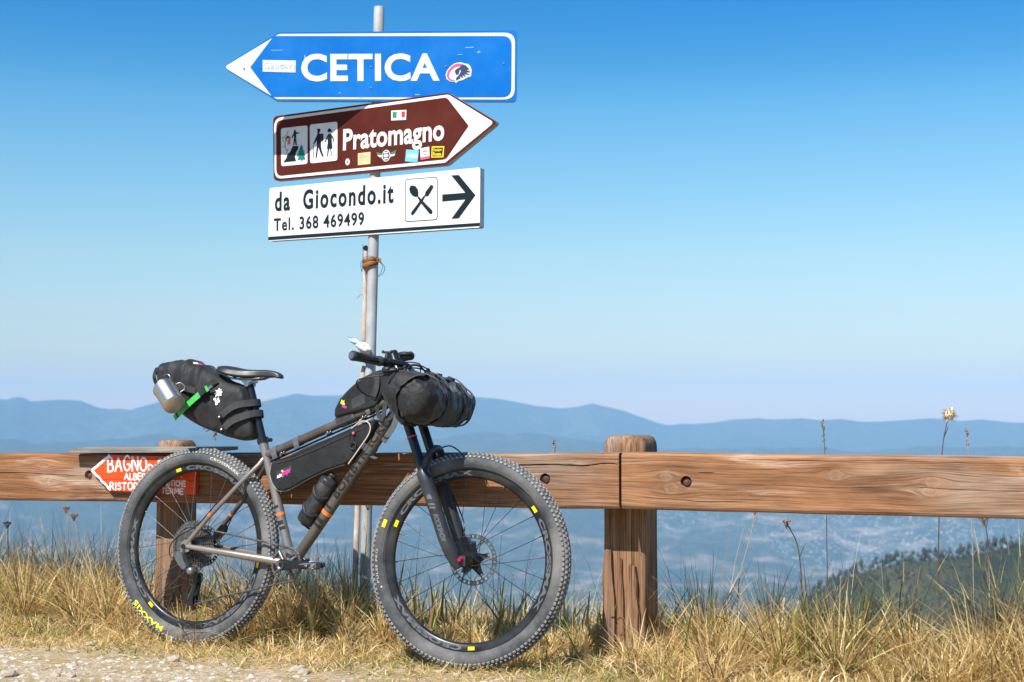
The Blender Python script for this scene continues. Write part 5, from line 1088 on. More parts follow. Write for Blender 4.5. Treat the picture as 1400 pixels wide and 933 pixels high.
# side compression strap, buckle, D-ring
b = MB(); band(b, smooth_line([pl3(-.135, -.090, .640), pl3(-.09, -.094, .622), pl3(-.03, -.094, .606), pl3(.03, -.090, .592)], 5), .024); part('strap', b, sb, m_web, M=M_B)
b = MB(); b.box((-.115, -.097, .632), (.026, .012, .030), R=Matrix.Rotation(.3, 3, 'Y')); b.box((-.095, -.098, .626), (.016, .010, .024), R=Matrix.Rotation(.3, 3, 'Y')); part('buckle', b, sb, m_plas, M=M_B)
b = MB(); b.tube([pl3(-.108+.019*math.cos(q), -.098, .636+.021*math.sin(q)) for q in np.linspace(0, 2*PI, 20)[:-1]], .0022, 6, closed=True); part('ring', b, sb, m_steel, M=M_B)
b = MB(); band(b, smooth_line([pl3(.105, -.060, .636), pl3(.075, -.078, .615), pl3(.045, -.086, .602), pl3(.025, -.088, .592)], 5), .022); part('strap', b, sb, m_web, M=M_B)
# green tie strap that holds the mug
b = MB(); band(b, smooth_line([pl3(-.075, -.079, .488), pl3(-.055, -.086, .502), pl3(-.01, -.090, .536), pl3(.03, -.0905, .566), pl3(.062, -.087, .590), pl3(.080, -.083, .604)], 5), .0235, nrm=Vector((-.55, 0, 1))); part('strap', b, sb, m_greenweb, M=M_B, label='bright green webbing strap')
b = MB(); b.box((.062, -.0925, .588), (.028, .012, .026), R=Matrix.Rotation(-.62, 3, 'Y')); b.box((.095, -.086, .606), (.020, .006, .010), 1, R=Matrix.Rotation(-.62, 3, 'Y')); part('buckle', b, sb, [m_plas, m_steel], M=M_B)
b = MB(); band(b, [pl3(-.060, -.0885, .4985), pl3(-.055, -.0890, .5015)], .024, nrm=Vector((-.55, 0, 1))); part('keeper', b, sb, m_plas, M=M_B)
# roll-top fold, seams, logo
b = MB(); band(b, smooth_line([pl3(-.212, -.034, .690), pl3(-.205, -.055, .660), pl3(-.199, -.058, .64), pl3(-.193, -.050, .618)], 5), .016, nrm=Vector((1, 0, .2))); part('rolled_edge', b, sb, m_bag2, M=M_B)
b = MB()
b.tube(smooth_line([pl3(.090, -.0745, .565), pl3(.110, -.0735, .52), pl3(.135, -.069, .480), pl3(.10, -.0735, .450), pl3(.072, -.071, .437)], 6), .0016, 5); b.tube(smooth_line([pl3(.03, -.0785, .505), pl3(.055, -.076, .468), pl3(.065, -.070, .445)], 6), .0014, 5); part('seam', b, sb, m_plas, M=M_B)
b = MB()
def onbag(pts): return [(p[0], p[1]) for p in pts]
def bag_y(x, z):
    return min((((p.x-x)**2+(p.z-z)**2, p.y) for r_ in rows_sb for p in r_ if p.y < 0))[1]
leaf = [(.112, .600), (.118, .588), (.128, .590), (.126, .578), (.136, .572), (.126, .566), (.126, .556), (.114, .560), (.106, .552), (.103, .562), (.093, .560), (.098, .571), (.090, .580), (.102, .582), (.104, .592)]
on_bag = lambda x, z, y: (x, bag_y(x, z)-y, z)
lf = [(.115+(u*.0185), .585+v*.021) for u, v in ((0, 1.0), (.25, .62), (.62, .78), (.55, .38), (1.0, .25), (.66, -.05), (.85, -.45), (.38, -.38), (.18, -.62), (-.15, -.40), (-.55, -.72), (-.52, -.28), (-1.0, -.12), (-.62, .22), (-.80, .62), (-.35, .48))]
b.prism(lf, .0022, mp=on_bag)
for k, (cx_, cz_) in enumerate(((.104, .562), (.117, .563), (.110, .554), (.121, .553), (.114, .544))): b.prism(ellipse((cx_, cz_), .0052, .0052, 12), .0022+.0002*k, mp=on_bag)
part('logo', b, sb, m_white, M=M_B)
b = MB(); b.prism([(-.02, .708), (.004, .704), (.004, .699), (-.02, .702)], -.052, m=0); b.prism([(.004, .704), (.022, .699), (.022, .694), (.004, .699)], -.0525, m=1); part('label_patch', b, sb, [m_white, m_magenta], M=M_B)
# titanium mug
Mm0 = Vector((-.103, -.115, .602)); Mm1 = Vector((-.017, -.152, .533)); md = (Mm1-Mm0).normalized()
Mmug = M_B @ Matrix.Translation(Mm0) @ md.to_track_quat('Z', 'Y').to_matrix().to_4x4()
mug = thing('metal_mug', 'plain titanium camping mug tied with a green strap to the saddle bag side', 'mug', Mmug)
L_ = (Mm1-Mm0).length; b = MB(); b.lathe([(.0415, .0), (.0445, -.001), (.0452, .0015), (.0440, .003), (.0433, .004), (.0433, L_-.008), (.0408, L_-.0025), (.035, L_), (.0001, L_+.0005)], 44); b.lathe([(.0415, 0.0), (.0415, L_-.006), (.0001, L_-.004)], 44); b.xf(Matrix.Rotation(PI/2, 4, 'X')); part('cup', b, mug, m_ti)
b = MB(); b.tube(smooth_line([Vector(v) for v in ((.030, .032, .020), (.045, .044, .022), (.048, .047, .060), (.030, .030, .070))], 5), .002, 6); part('handle', b, mug, m_ti)

# frame bag
fb = thing('frame_bag', 'long black frame bag hung inside the bike triangle under the top tube', 'bag', M_B, base=(.55, 0, .25))
FB = [(.3470, .3240), (.4245, .3530), (.4945, .3835), (.6169, .427), (.7042, .4616), (.7676, .4861), (.800, .492), (.789, .4497), (.745, .393), (.6954, .3343), (.6708, .3237), (.599, .3024), (.5175, .2683), (.445, .2318), (.4129, .2204), (.3785, .223), (.3548, .2508), (.3422, .282)]
def pillow(poly, hw, r=.012, mat_i=0):
    po = rounded(poly, r, 3); n = len(po); c = Vector((sum(p[0] for p in po)/n, sum(p[1] for p in po)/n)); inn = []
    P = [Vector(p) for p in po]; A = sum(P[i].x*P[(i+1) % n].y-P[(i+1) % n].x*P[i].y for i in range(n)); sg = 1 if A > 0 else -1
    def inset(d):
        out = []
        for i in range(n):
            t = (P[(i+1) % n]-P[i-1]).normalized(); out.append(P[i]+Vector((-t.y, t.x))*sg*d)
        return out
    mb = MB(); rws = []
    for d, y in ((.0, .0), (.0, .62), (.0015, .85), (.004, .96), (.008, 1.0)):
        rws.append([(p.x, y*hw, p.y) for p in inset(d)])
    for s_ in (-1, 1): mb.grid([[(x, y*s_, z) for x, y, z in r_]+[(r_[0][0], r_[0][1]*s_, r_[0][2])] for r_ in rws])
    last = inset(.008)
    for s_ in (-1, 1): mb.add([(p.x, hw*s_, p.y) for p in last], [tuple(range(n))], 0, False)
    return mb
mb = pillow(FB, .030, .016); part('body', mb, fb, m_bag, M=M_B)
b = MB(); b.tube([pl3(p[0], -.0215, p[1]) for p in smooth_line([Vector((q[0], q[1], 0)) for q in FB[10:]+FB[:1]], 4)], .0019, 6); part('piping', b, fb, m_greypipe, M=M_B)
b = MB(); b.tube(smooth_line([pl3(.372, -.0305, .322), pl3(.44, -.0308, .338), pl3(.52, -.031, .366), pl3(.62, -.031, .405), pl3(.70, -.031, .437), pl3(.755, -.0305, .458)], 6), .0020, 6, flat=(1.6, .7)); b.tube(smooth_line([pl3(.372, -.0303, .335), pl3(.44, -.0305, .351), pl3(.56, -.0305, .398), pl3(.70, -.0305, .453)], 6), .0012, 5); part('zip', b, fb, m_plas, M=M_B)
b = MB(); b.tube(smooth_line([pl3(.700, -.031, .455), pl3(.735, -.034, .478), pl3(.765, -.036, .480), pl3(.782, -.036, .462), pl3(.775, -.037, .430), pl3(.735, -.037, .376), pl3(.695, -.036, .325)], 6), .0027, 7); part('zip_cord', b, fb, simple('pale_cord', (.50, .42, .36), .7), M=M_B)
b = MB(); b.tube(smooth_line([pl3(.705, -.034, .445), pl3(.69, -.038, .425), pl3(.70, -.039, .405), pl3(.715, -.039, .412), pl3(.705, -.038, .435)], 5), .0012, 5); b.tube([pl3(.712+.012*math.cos(q), -.037, .392+.013*math.sin(q)) for q in np.linspace(0, 2*PI, 16)[:-1]], .0028, 6, closed=True); b.ball((.712, -.037, .437), .006, 8, 6, m=1); part('zip_pull', b, fb, [m_plas, m_pinkred], M=M_B)
b = MB(); b.prism([(.377, .262), (.442, .287), (.444, .318), (.377, .293)], -.0309); lb = part('label_patch', b, fb, m_web, M=M_B)
b = MB(); lettering(b, 'miss', (.382, .267), (.402, .275), (.382, .277), -.0316, .05); part('print', b, lb, m_white, M=M_B)
b = MB(); lettering(b, 'grape', (.403, .277), (.439, .292), (.403, .291), -.0316, .07); part('print', b, lb, m_magenta, M=M_B)
b = MB(); b.prism(ellipse((.404, .294), .005, .004, 10), -.0317); part('print', b, lb, m_lime, M=M_B)
def tube_strap(parent, p, q, t, r, w, mat, tail=None):
    c = p.lerp(q, t); d = (q-p).normalized(); n_ = Vector((-d.z, 0, d.x)); b = MB()
    b.tube([c-d*w/2+Vector((0, 0, 0)), c+d*w/2], [r, r], 20); 
    if tail: band(b, [c+Vector((0, -r, 0)), c+n_*tail*.5+Vector((0, -r-.004, 0)), c+n_*tail+Vector((0, -r-.002, 0))], w*.9, nrm=d)
    part('strap', b, parent, mat, M=M_B)
for t in (.085, .255): tube_strap(fb, tt0, tt1, t, .0195, .026, m_webg, -.03)
tube_strap(fb, tt0, tt1, .79, .0205, .020, m_webg, -.02)
tube_strap(fb, dt0, dt1, .70, .0238, .026, m_webg, .02); tube_strap(fb, dt0, dt1, .855, .0238, .024, m_webg, .02)
c = dt0.lerp(dt1, .675); b = MB(); band(b, [c+Vector((.022, -.010, -.012)), c+Vector((.045, -.014, -.020))], .018, nrm=d); part('strap_tail', b, fb, m_webg, M=M_B)

# top tube bag
tbag = thing('top_tube_bag', 'small black wedge-shaped bag on the top tube behind the stem', 'bag', M_B, base=(.72, 0, .515))
TB = [(.6173, .4933), (.6190, .528), (.640, .566), (.6892, .6092), (.7472, .6494), (.775, .6600), (.850, .668), (.838, .605), (.800, .5440), (.7908, .5343), (.6877, .5109)]
part('body', pillow(TB, .029, .010), tbag, m_bag, M=M_B)
b = MB(); b.prism(rounded([(.690, .560), (.745, .588), (.752, .548), (.700, .527)], .006, 3), -.0297); part('pocket', b, tbag, m_bagc, M=M_B)
b = MB(); b.prism([(.646, .548), (.651, .562), (.657, .556), (.663, .560), (.662, .550), (.667, .543), (.656, .541)], -.0300); part('logo', b, tbag, m_lime, M=M_B)
b = MB(); b.prism(ellipse((.660, .537), .0065, .006, 12), -.0301); b.prism(ellipse((.669, .533), .005, .005, 12), -.0302); part('logo', b, tbag, m_magenta, M=M_B)
b = MB(); b.tube(smooth_line([pl3(.630, -.020, .545), pl3(.664, -.024, .585), pl3(.72, -.026, .628), pl3(.772, -.024, .654)], 6), .0022, 6); part('zip', b, tbag, m_plas, M=M_B)
for t in (.60, .66): tube_strap(tbag, tt0, tt1, t, .0205, .034, m_framed if t < .62 else m_webg)
b = MB(); b.box(tt0.lerp(tt1, .615)+Vector((0, -.018, .004)), (.07, .006, .03), R=Matrix.Rotation(-.37, 3, 'Y')); part('strap', b, tbag, m_web, M=M_B)
b = MB(); band(b, smooth_line([pl3(.775, -.02, .662), pl3(.80, -.034, .640), pl3(.80, -.036, .60), pl3(.785, -.034, .565)], 5), .022, nrm=Vector((1, 0, 0))); part('strap', b, tbag, m_web, M=M_B)

# handlebar bag (front frame)
hbg = thing('handlebar_bag', 'fat black roll bag strapped in a harness across the handlebar above the front wheel', 'bag', M_F, base=(-.16, 0, .48))
HA_, HB_ = Vector((-.133, -.262, .543)), Vector((-.202, .285, .570)); hax = (HB_-HA_).normalized(); hu = Vector((0, 0, 1)); hu = (hu-hax*hu.dot(hax)).normalized(); hv = hax.cross(hu); hv = hv if hv.x > 0 else -hv
def hsec(t, q, r, off=(0, 0)):
    c = HA_.lerp(HB_, t); return c+hu*(r*math.sin(q)+off[1])+hv*(r*math.cos(q)+off[0])
rows = []; n = 56; NT_ = 64
def hr(t, q):
    e = np.interp(t, [0, .006, .02, .045, .08, .13, .18, .5, .84, .90, .95, .985, 1], [.022, .048, .062, .0735, .0810, .0850, .0870, .0875, .0865, .083, .078, .066, .052]); r = float(e)
    for ts in (.30, .70): r -= .0065*math.exp(-((t-ts)/.022)**2)
    fold = .0035*math.sin(9*q+2*math.sin(14*t))*math.exp(-(t/.14)**2)*(1 if t > .015 else 0) + .006*math.sin(7*q+20*t)*math.exp(-((1-t)/.10)**2)
    return r+fold+.0085*fbm(2.2*math.cos(q), 2.2*math.sin(q), t*7, 5)-.004*max(0, fbm(1.5*math.cos(q)+4, 1.5*math.sin(q), t*16, 3))
for i in range(NT_+1):
    t = i/NT_; t = t**1.25 if t < .5 else t
    rows.append([hsec(t, 2*PI*j/n, hr(t, 2*PI*j/n)) for j in range(n)])
b = MB(); b.grid(rows, closed=True); b.add(rows[0], [tuple(range(n))], 0, False); b.add(rows[-1], [tuple(range(n))], 0, False); part('roll', b, hbg, m_bag2)
# harness: a panel round the back and top of the roll with a bound edge
rows = []; edge = []
for i in range(22):
    q = math.radians(62+190*i/21); row = []
    for j in range(15):
        t0 = .035+.02*math.sin(q); t1 = .66+.1*math.sin(q); t = t0+(t1-t0)*j/14; back = max(0, math.cos(q+PI))
        r = .0945+.006*math.sin(3*q)+.030*back*max(0, math.sin(q*1.0-.4))+.010*fbm(t*11, q*2.4, 1, 4)
        if t < .05: r *= .97
        row.append(hsec(t, q, r))
    rows.append(row)
b = MB(); b.grid(rows); back_rows = [[p+(HA_.lerp(HB_, .3)-p).normalized()*.003 for p in r_] for r_ in rows]; b.grid(back_rows)
# near flap closing the end of the harness
part('harness', b, hbg, m_bag)
b = MB(); flap = []
for i in range(30):
    u = i/29; q = math.radians(62+190*u); back = max(0, math.cos(q+PI)); e = math.sin(PI*u)**.8
    o_ = rows[min(21, int(round(u*21)))][0]; k = .93-.40*e; inn = hsec(.035-.03*e+.012*fbm(u*5, 2, 1, 3), q, .0935*k*(1+.10*fbm(u*6, 7, 1, 3))); mid = o_.lerp(inn, .5)+hax*(-.010*e); flap.append([o_, o_.lerp(mid, .5)+hax*(-.004*e), mid, mid.lerp(inn, .6)+hax*(-.003*e), inn+hax*(-.006*e)])
b.grid(flap); part('end_flap', b, hbg, m_bag)
b = MB(); b.tube([r_[4] for r_ in flap], .0034, 8); part('binding', b, hbg, m_plas)
b = MB(); b.tube([r_[0] for r_ in rows], .0018, 8); part('seam', b, hbg, m_plas)
for ts, w_ in ((.30, .022), (.70, .022)):
    b = MB(); band(b, [hsec(ts, q, .0880) for q in np.linspace(-2.2, 2.7, 44)], w_, nrm=hax); part('strap', b, hbg, m_web)
    b = MB(); band(b, smooth_line([hsec(ts, 1.75, .093), hsec(ts-.015, 1.2, .100), hsec(ts-.02, .75, .102), hsec(ts-.02, .45, .101)], 6), .019, nrm=hax); part('strap_tail', b, hbg, m_webg)
    b = MB(); p = hsec(ts-.005, 1.25, .094); b.box(p, (.020, .026, .012), R=Matrix.Rotation(.5, 3, 'Y')); part('buckle', b, hbg, m_plas)
b = MB(); band(b, smooth_line([hsec(.13, 1.3, .093), hsec(.13, .8, .097), hsec(.14, .4, .094)], 6), .016, nrm=hax); part('strap_tail', b, hbg, m_webg)
b = MB(); band(b, [hsec(.93, q, .084+.003*math.sin(5*q)) for q in np.linspace(-1.6, 2.2, 24)], .030, nrm=hax); part('rolled_end', b, hbg, m_bag2)
p = hsec(.46, 1.45, .0915); b = MB(); q_ = [hsec(.38+.10*i/4, a, .0905) for a in (1.25, 1.55) for i in range(5)]; b.grid([q_[:5], q_[5:]]); part('label_patch', b, hbg, m_magenta)
b = MB(); q_ = [hsec(.34+.04*i/4, a, .0907) for a in (1.25, 1.55) for i in range(5)]; b.grid([q_[:5], q_[5:]]); part('label_patch', b, hbg, m_white)
b = MB(); b.ball(hsec(.46, 1.75, .102), .010, 8, 6); b.ball(hsec(.46, 1.75, .114), .008, 8, 6); b.box(hsec(.56, 1.6, .098), (.03, .03, .010)); b.tube(smooth_line([hsec(.05, 1.9, .10), hsec(.12, 1.7, .116), hsec(.22, 1.6, .112), hsec(.26, 1.5, .094)], 6), .003, 6); part('cord_lock', b, hbg, m_plas)
# loose harness straps round the head tube
b = MB(); band(b, smooth_line([pl3(.895, -.03, .530), pl3(.882, -.036, .47), pl3(.852, -.034, .428), pl3(.835, -.030, .408)], 6), .022, nrm=Vector((1, 0, -.5))); part('strap', b, hbg, m_webg, M=M_B)
b = MB(); band(b, smooth_line([pl3(.80, -.030, .54), pl3(.82, -.040, .50), pl3(.85, -.036, .490), pl3(.885, -.03, .520)], 6), .020, nrm=Vector((0, 0, 1))); band(b, smooth_line([pl3(.845, -.034, .56), pl3(.84, -.042, .50), pl3(.855, -.036, .47)], 6), .018, nrm=Vector((1, 0, .3))); part('strap', b, hbg, m_web, M=M_B)

# water bottle
Mbt = M_B @ Matrix.Translation(bt1-bd*.006) @ bd.to_track_quat('Z', 'Y').to_matrix().to_4x4()
btl = thing('water_bottle', 'black plastic water bottle in the cage on the down tube', 'bottle', Mbt)
m_btl = simple('black_bottle_plastic', (.020, .020, .021), .42, 0, .25, 30, .03, 80, .0006, (.16, .15, .14), 14, .4)
LB = (bt0-bt1).length+.004; b = MB(); b.lathe([(.0001, .0), (.030, .0), (.0350, .005), (.0362, .012), (.0362, .095), (.0335, .102), (.0335, .112), (.0360, .119), (.0358, LB-.020), (.0330, LB-.016), (.0001, LB-.016)], 36); b.xf(Matrix.Rotation(PI/2, 4, 'X')); b.xf(Matrix.Scale(-1, 4, (0, 0, 1)) if b.v[40][2] < 0 else Matrix.Identity(4)); part('body', b, btl, m_btl)
b = MB(); b.lathe([(.0335, LB-.022), (.0352, LB-.020), (.0352, LB-.002), (.032, LB+.003), (.015, LB+.007), (.0125, LB+.010), (.0125, LB+.014), (.0150, LB+.016), (.0150, LB+.024), (.010, LB+.026), (.0001, LB+.026)], 36); b.xf(Matrix.Rotation(PI/2, 4, 'X')); b.xf(Matrix.Scale(-1, 4, (0, 0, 1)) if min(v[2] for v in b.v) < -.05 else Matrix.Identity(4)); part('cap', b, btl, m_btl)
# ------------------------------------------------------------------ dry grass, gravel, stones, stalks
def attr_mat(name, trans=.35, rough=.7):
    m = bpy.data.materials.new(name); m.use_nodes = True; t = m.node_tree; t.nodes.clear(); out = t.nodes.new('ShaderNodeOutputMaterial')
    a = t.nodes.new('ShaderNodeAttribute'); a.attribute_name = 'tint'; d = t.nodes.new('ShaderNodeBsdfPrincipled'); d.inputs['Roughness'].default_value = rough; d.inputs['Specular IOR Level'].default_value = .25
    tr = t.nodes.new('ShaderNodeBsdfTranslucent'); mx = t.nodes.new('ShaderNodeMixShader'); mx.inputs[0].default_value = trans
    t.links.new(a.outputs['Color'], d.inputs['Base Color']); t.links.new(a.outputs['Color'], tr.inputs['Color']); t.links.new(d.outputs[0], mx.inputs[1]); t.links.new(tr.outputs[0], mx.inputs[2]); t.links.new(mx.outputs[0], out.inputs[0]); return m
m_grass = attr_mat('dry_grass_blade', .42)
STRAW = np.array([(.76, .57, .25), (.84, .68, .36), (.68, .49, .19), (.54, .39, .16), (.78, .61, .30), (.42, .29, .13)])
GREEN = np.array([(.20, .24, .055), (.28, .29, .08), (.36, .34, .11), (.15, .19, .05)])
BROWN = np.array([(.16, .10, .05), (.22, .14, .08), (.12, .08, .045)])
def scatter(n, smin, smax, xmax=.50, pw=1.0):
    P = []
    while len(P) < n:
        k = n*2; s = smin+(smax-smin)*rng.random(k)**pw; u = rng.uniform(-3.6, 3.4, k); x = RP.x+RD.x*u+RN.x*s; y = RP.y+RD.y*u+RN.y*s
        ok = (y > 4.2) & (np.abs(x)/np.maximum(y, .1) < xmax); P.extend(np.stack([x, y, s], 1)[ok].tolist())
    return np.array(P[:n])
def tufted(P, amount, step):
    """pull blades towards tuft centres so that the sward is clumpy"""
    cx = np.round(P[:, 0]/step); cy = np.round(P[:, 1]/step); hsh = np.sin(cx*127.1+cy*311.7)*43758.5453; jx = (hsh-np.floor(hsh)-.5)*step; h2 = np.sin(cx*269.5+cy*183.3)*43758.5453; jy = (h2-np.floor(h2)-.5)*step
    P[:, 0] += amount*(cx*step+jx-P[:, 0]); P[:, 1] += amount*(cy*step+jy-P[:, 1]); return P, (hsh-np.floor(hsh))
def patch(x, y, f, z): return np.array([mnoise.fractal(Vector((a*f, b*f, z)), .9, 2.1, 3) for a, b in zip(x, y)])
def gz(x, y): return np.array([height(a, b) for a, b in zip(x, y)])
def blades(name, P, H, Wd, bend, az, col, levels=(0, .38, .72), twist=.6, tilt=None):
    n = len(P); tl = np.zeros(n) if tilt is None else tilt; z0 = gz(P[:, 0], P[:, 1])-.006; lv = np.array(list(levels)+[1.0]); k = len(levels); wv = np.concatenate([np.interp(levels, [0, .3, 1], [.75, 1., .1])])
    dx, dy = np.cos(az), np.sin(az); pa = az+PI/2+rng.uniform(-twist, twist, n); wx, wy = np.cos(pa), np.sin(pa)
    V = np.zeros((n, 2*k+1, 3)); 
    for i, t in enumerate(lv):
        hor = H*(tl*t+bend*t*t*.85); ver = H*(t*np.sqrt(1-tl*tl)-np.minimum(.95, bend*.62)*t*t*.85); cx = P[:, 0]+dx*hor; cy = P[:, 1]+dy*hor; cz = z0+np.maximum(ver, .004)
        if i < k:
            w = Wd*wv[i]/2; V[:, 2*i] = np.stack([cx-wx*w, cy-wy*w, cz], 1); V[:, 2*i+1] = np.stack([cx+wx*w, cy+wy*w, cz], 1)
        else: V[:, 2*k] = np.stack([cx, cy, cz], 1)
    nv = 2*k+1; base = (np.arange(n)*nv)[:, None]; loops = []; 
    q = np.concatenate([base+np.array([2*i, 2*i+1, 2*i+3, 2*i+2]) for i in range(k-1)], 1).reshape(n, -1); tr = base+np.array([2*k-2, 2*k-1, 2*k]); L = np.concatenate([q, tr], 1).ravel()
    tot = np.tile(np.array([4]*(k-1)+[3]), n); st = np.concatenate([[0], np.cumsum(tot)[:-1]])
    me = bpy.data.meshes.new(name); me.vertices.add(n*nv); me.vertices.foreach_set('co', V.ravel().astype(np.float32)); me.loops.add(len(L)); me.loops.foreach_set('vertex_index', L.astype(np.int32)); me.polygons.add(len(tot)); me.polygons.foreach_set('loop_start', st.astype(np.int32)); me.polygons.foreach_set('loop_total', tot.astype(np.int32))
    a = me.attributes.new('tint', 'FLOAT_COLOR', 'POINT'); C4 = np.ones((n, nv, 4)); C4[:, :, :3] = col[:, None, :]; a.data.foreach_set('color', C4.ravel().astype(np.float32)); me.materials.append(m_grass); me.update(calc_edges=True); me.validate()
    o = link(name, me, None, kind='stuff'); return o
def pick(T, n): return T[rng.integers(0, len(T), n)]*rng.uniform(.82, 1.15, (n, 1))
def colours(P, n, g0=.0, br=.05, gz_=None):
    pn = patch(P[:, 0], P[:, 1], 1.7, 3.)+g0; isg = rng.random(n) < np.clip(.05+.7*pn, .015, .6); c = pick(STRAW, n); c = np.where(isg[:, None], pick(GREEN, n), c)*1.08; isb = rng.random(n) < br; return np.where(isb[:, None], pick(BROWN, n), c)
# matted short grass
n = 62000; P = scatter(n, -1.0, .50); P, hs_ = tufted(P, .45, .06); s = P[:, 2]; edge = np.clip((.52-s)/.22+.7*patch(P[:, 0], P[:, 1], 3.5, 8.), 0, 1); keep = rng.random(n) < edge; P = P[keep]; hs_ = hs_[keep]; s = P[:, 2]; n = len(P)
H = np.interp(s, [-1., -.45, -.3, .0, .12, .3, .5], [.10, .08, .13, .11, .075, .045, .03])*np.interp(P[:, 0], [-.62, -.45, .22, .42], [1., .65, .65, 1.])*rng.uniform(.45, 1.35, n)*(.65+.7*hs_)*(1+.5*patch(P[:, 0], P[:, 1], 2.2, 1.)); H = np.maximum(H, .015)
blades('short_grass', P, H, rng.uniform(.0022, .0056, n), rng.uniform(.0, .9, n), rng.uniform(0, 2*PI, n), colours(P, n, .14), tilt=rng.uniform(.1, .96, n), twist=1.2)
# flattened thatch
n = 38000; P = scatter(n, -.9, .62); keep = rng.random(n) < np.clip((.60-P[:, 2])/.3, 0.04, 1); P = P[keep]; n = len(P)
blades('thatch', P, rng.uniform(.03, .12, n), rng.uniform(.0018, .0042, n), rng.uniform(.0, .35, n), rng.uniform(0, 2*PI, n), colours(P, n, -.06, .10), tilt=rng.uniform(.86, .995, n), twist=1.5)
# straw standing in front of and under the rail, tangled and bent
n = 27000; P = scatter(n, -.37, .16, pw=1.15); P, hs_ = tufted(P, .62, .13); s = P[:, 2]; n = len(P)
pt = patch(P[:, 0], P[:, 1], 1.9, 11.); H = np.interp(s, [-.37, -.28, -.18, -.05, .05, .16], [.44, .42, .36, .26, .18, .08])*rng.uniform(.45, 1.25, n)*(.6+.7*hs_)*np.clip(.95+1.0*pt, .35, 1.45); wx_ = P[:, 0]; H = H*np.interp(wx_, [-.62, -.45, .22, .42], [1., .38, .38, 1.]); H = np.minimum(H, np.interp(wx_, [-2.2, -1.5, -.9, .4, 1.1, 1.7], [.52, .43, .38, .33, .35, .46])*np.clip(rng.uniform(.55, 1.1, n)+.5*pt, .4, 1.25))
blades('verge_straw', P, H, rng.uniform(.0024, .0072, n), rng.uniform(.0, .8, n)**1.4, rng.uniform(0, 2*PI, n), colours(P, n, .10, .14), (0, .3, .55, .8), 1.2, rng.uniform(0, .93, n)**.9)
n = 1900; P = scatter(n, -.5, .2); H = rng.uniform(.08, .22, n)*np.interp(P[:, 0], [-.62, -.45, .22, .42], [1., .6, .6, 1.]); blades('bent_straw', P, H, rng.uniform(.003, .0062, n), rng.uniform(.9, 1.6, n), rng.uniform(0, 2*PI, n), pick(np.array([(.78, .66, .40), (.70, .56, .30), (.80, .70, .48)]), n), (0, .25, .5, .75), .8)
# tall grass behind the rail
n = 10000; P = scatter(n, -1.7, -.74, pw=1.0); P, hs_ = tufted(P, .40, .11); s = P[:, 2]; n = len(P)
H = np.interp(s, [-1.7, -1.2, -.74], [.36, .23, .155])*rng.uniform(.5, 1.25, n)*(.6+.75*hs_)*(1+.45*patch(P[:, 0], P[:, 1], 1.3, 6.))
blades('tall_grass', P, H, rng.uniform(.002, .0048, n), rng.uniform(.0, .9, n), rng.uniform(0, 2*PI, n), colours(P, n, -.30, .05), (0, .3, .55, .8), 1.0, rng.uniform(0, .75, n)**1.3)
# thin flowering stems and seed heads standing above the sward
n = 1100; P = scatter(n, -.95, -.08); H = rng.uniform(.20, .56, n); dens = rng.random(n) < np.clip(.70-.36*P[:, 0], .12, 1); P = P[dens]; H = H[dens]; n = len(P)
blades('grass_stems', P, H, rng.uniform(.0018, .0034, n), rng.uniform(.05, .7, n), rng.uniform(0, 2*PI, n), pick(np.vstack([STRAW, BROWN]), n), (0, .3, .6, .85), 3.)
# broad yellow-green leaves
n = 700; P = scatter(n, -1.3, -.05); P, _ = tufted(P, .6, .25); H = rng.uniform(.10, .32, n); blades('broad_leaves', P, H, rng.uniform(.008, .016, n), rng.uniform(.05, .5, n), rng.uniform(0, 2*PI, n), pick(np.array([(.33, .36, .05), (.46, .44, .09), (.22, .28, .05), (.50, .40, .15), (.72, .58, .28), (.60, .44, .2), (.30, .18, .09)]), n), (0, .3, .55, .8), .8, rng.uniform(0, .7, n))
# dark green leaning tufts, clumped at random along the verge
n = 500; P = scatter(n, -.9, -.15); P, _ = tufted(P, .7, .2); H = rng.uniform(.10, .3, n); blades('green_tufts', P, H, rng.uniform(.002, .004, n), rng.uniform(.2, .9, n), rng.uniform(0, 2*PI, n), pick(GREEN, n), (0, .38, .72))
# gravel
m_stone = NT('limestone'); o = m_stone.obj(); gi = m_stone.n.new('ShaderNodeNewGeometry'); rnd = gi.outputs['Random Per Island']
c0 = m_stone.ramp(rnd, [(0., (.32, .27, .21)), (.35, (.48, .43, .35)), (.7, (.60, .55, .47)), (1., (.40, .32, .24))]); c1 = m_stone.mix(m_stone.ramp(m_stone.noise(o, 60, 4), [(.35, 0.), (.65, .5)]), c0, (.30, .25, .19)); m_stone.base(c1); m_stone.p(Roughness=.9); m_stone.bump(m_stone.noise(o, 140, 4), .4, .003); m_stone = m_stone.mat
PHI = (1+5**.5)/2; ICO = [Vector(v).normalized() for v in ((-1,PHI,0),(1,PHI,0),(-1,-PHI,0),(1,-PHI,0),(0,-1,PHI),(0,1,PHI),(0,-1,-PHI),(0,1,-PHI),(PHI,0,-1),(PHI,0,1),(-PHI,0,-1),(-PHI,0,1))]
ICF = [(0,11,5),(0,5,1),(0,1,7),(0,7,10),(0,10,11),(1,5,9),(5,11,4),(11,10,2),(10,7,6),(7,1,8),(3,9,4),(3,4,2),(3,2,6),(3,6,8),(3,8,9),(4,9,5),(2,4,11),(6,2,10),(8,6,7),(9,8,1)]
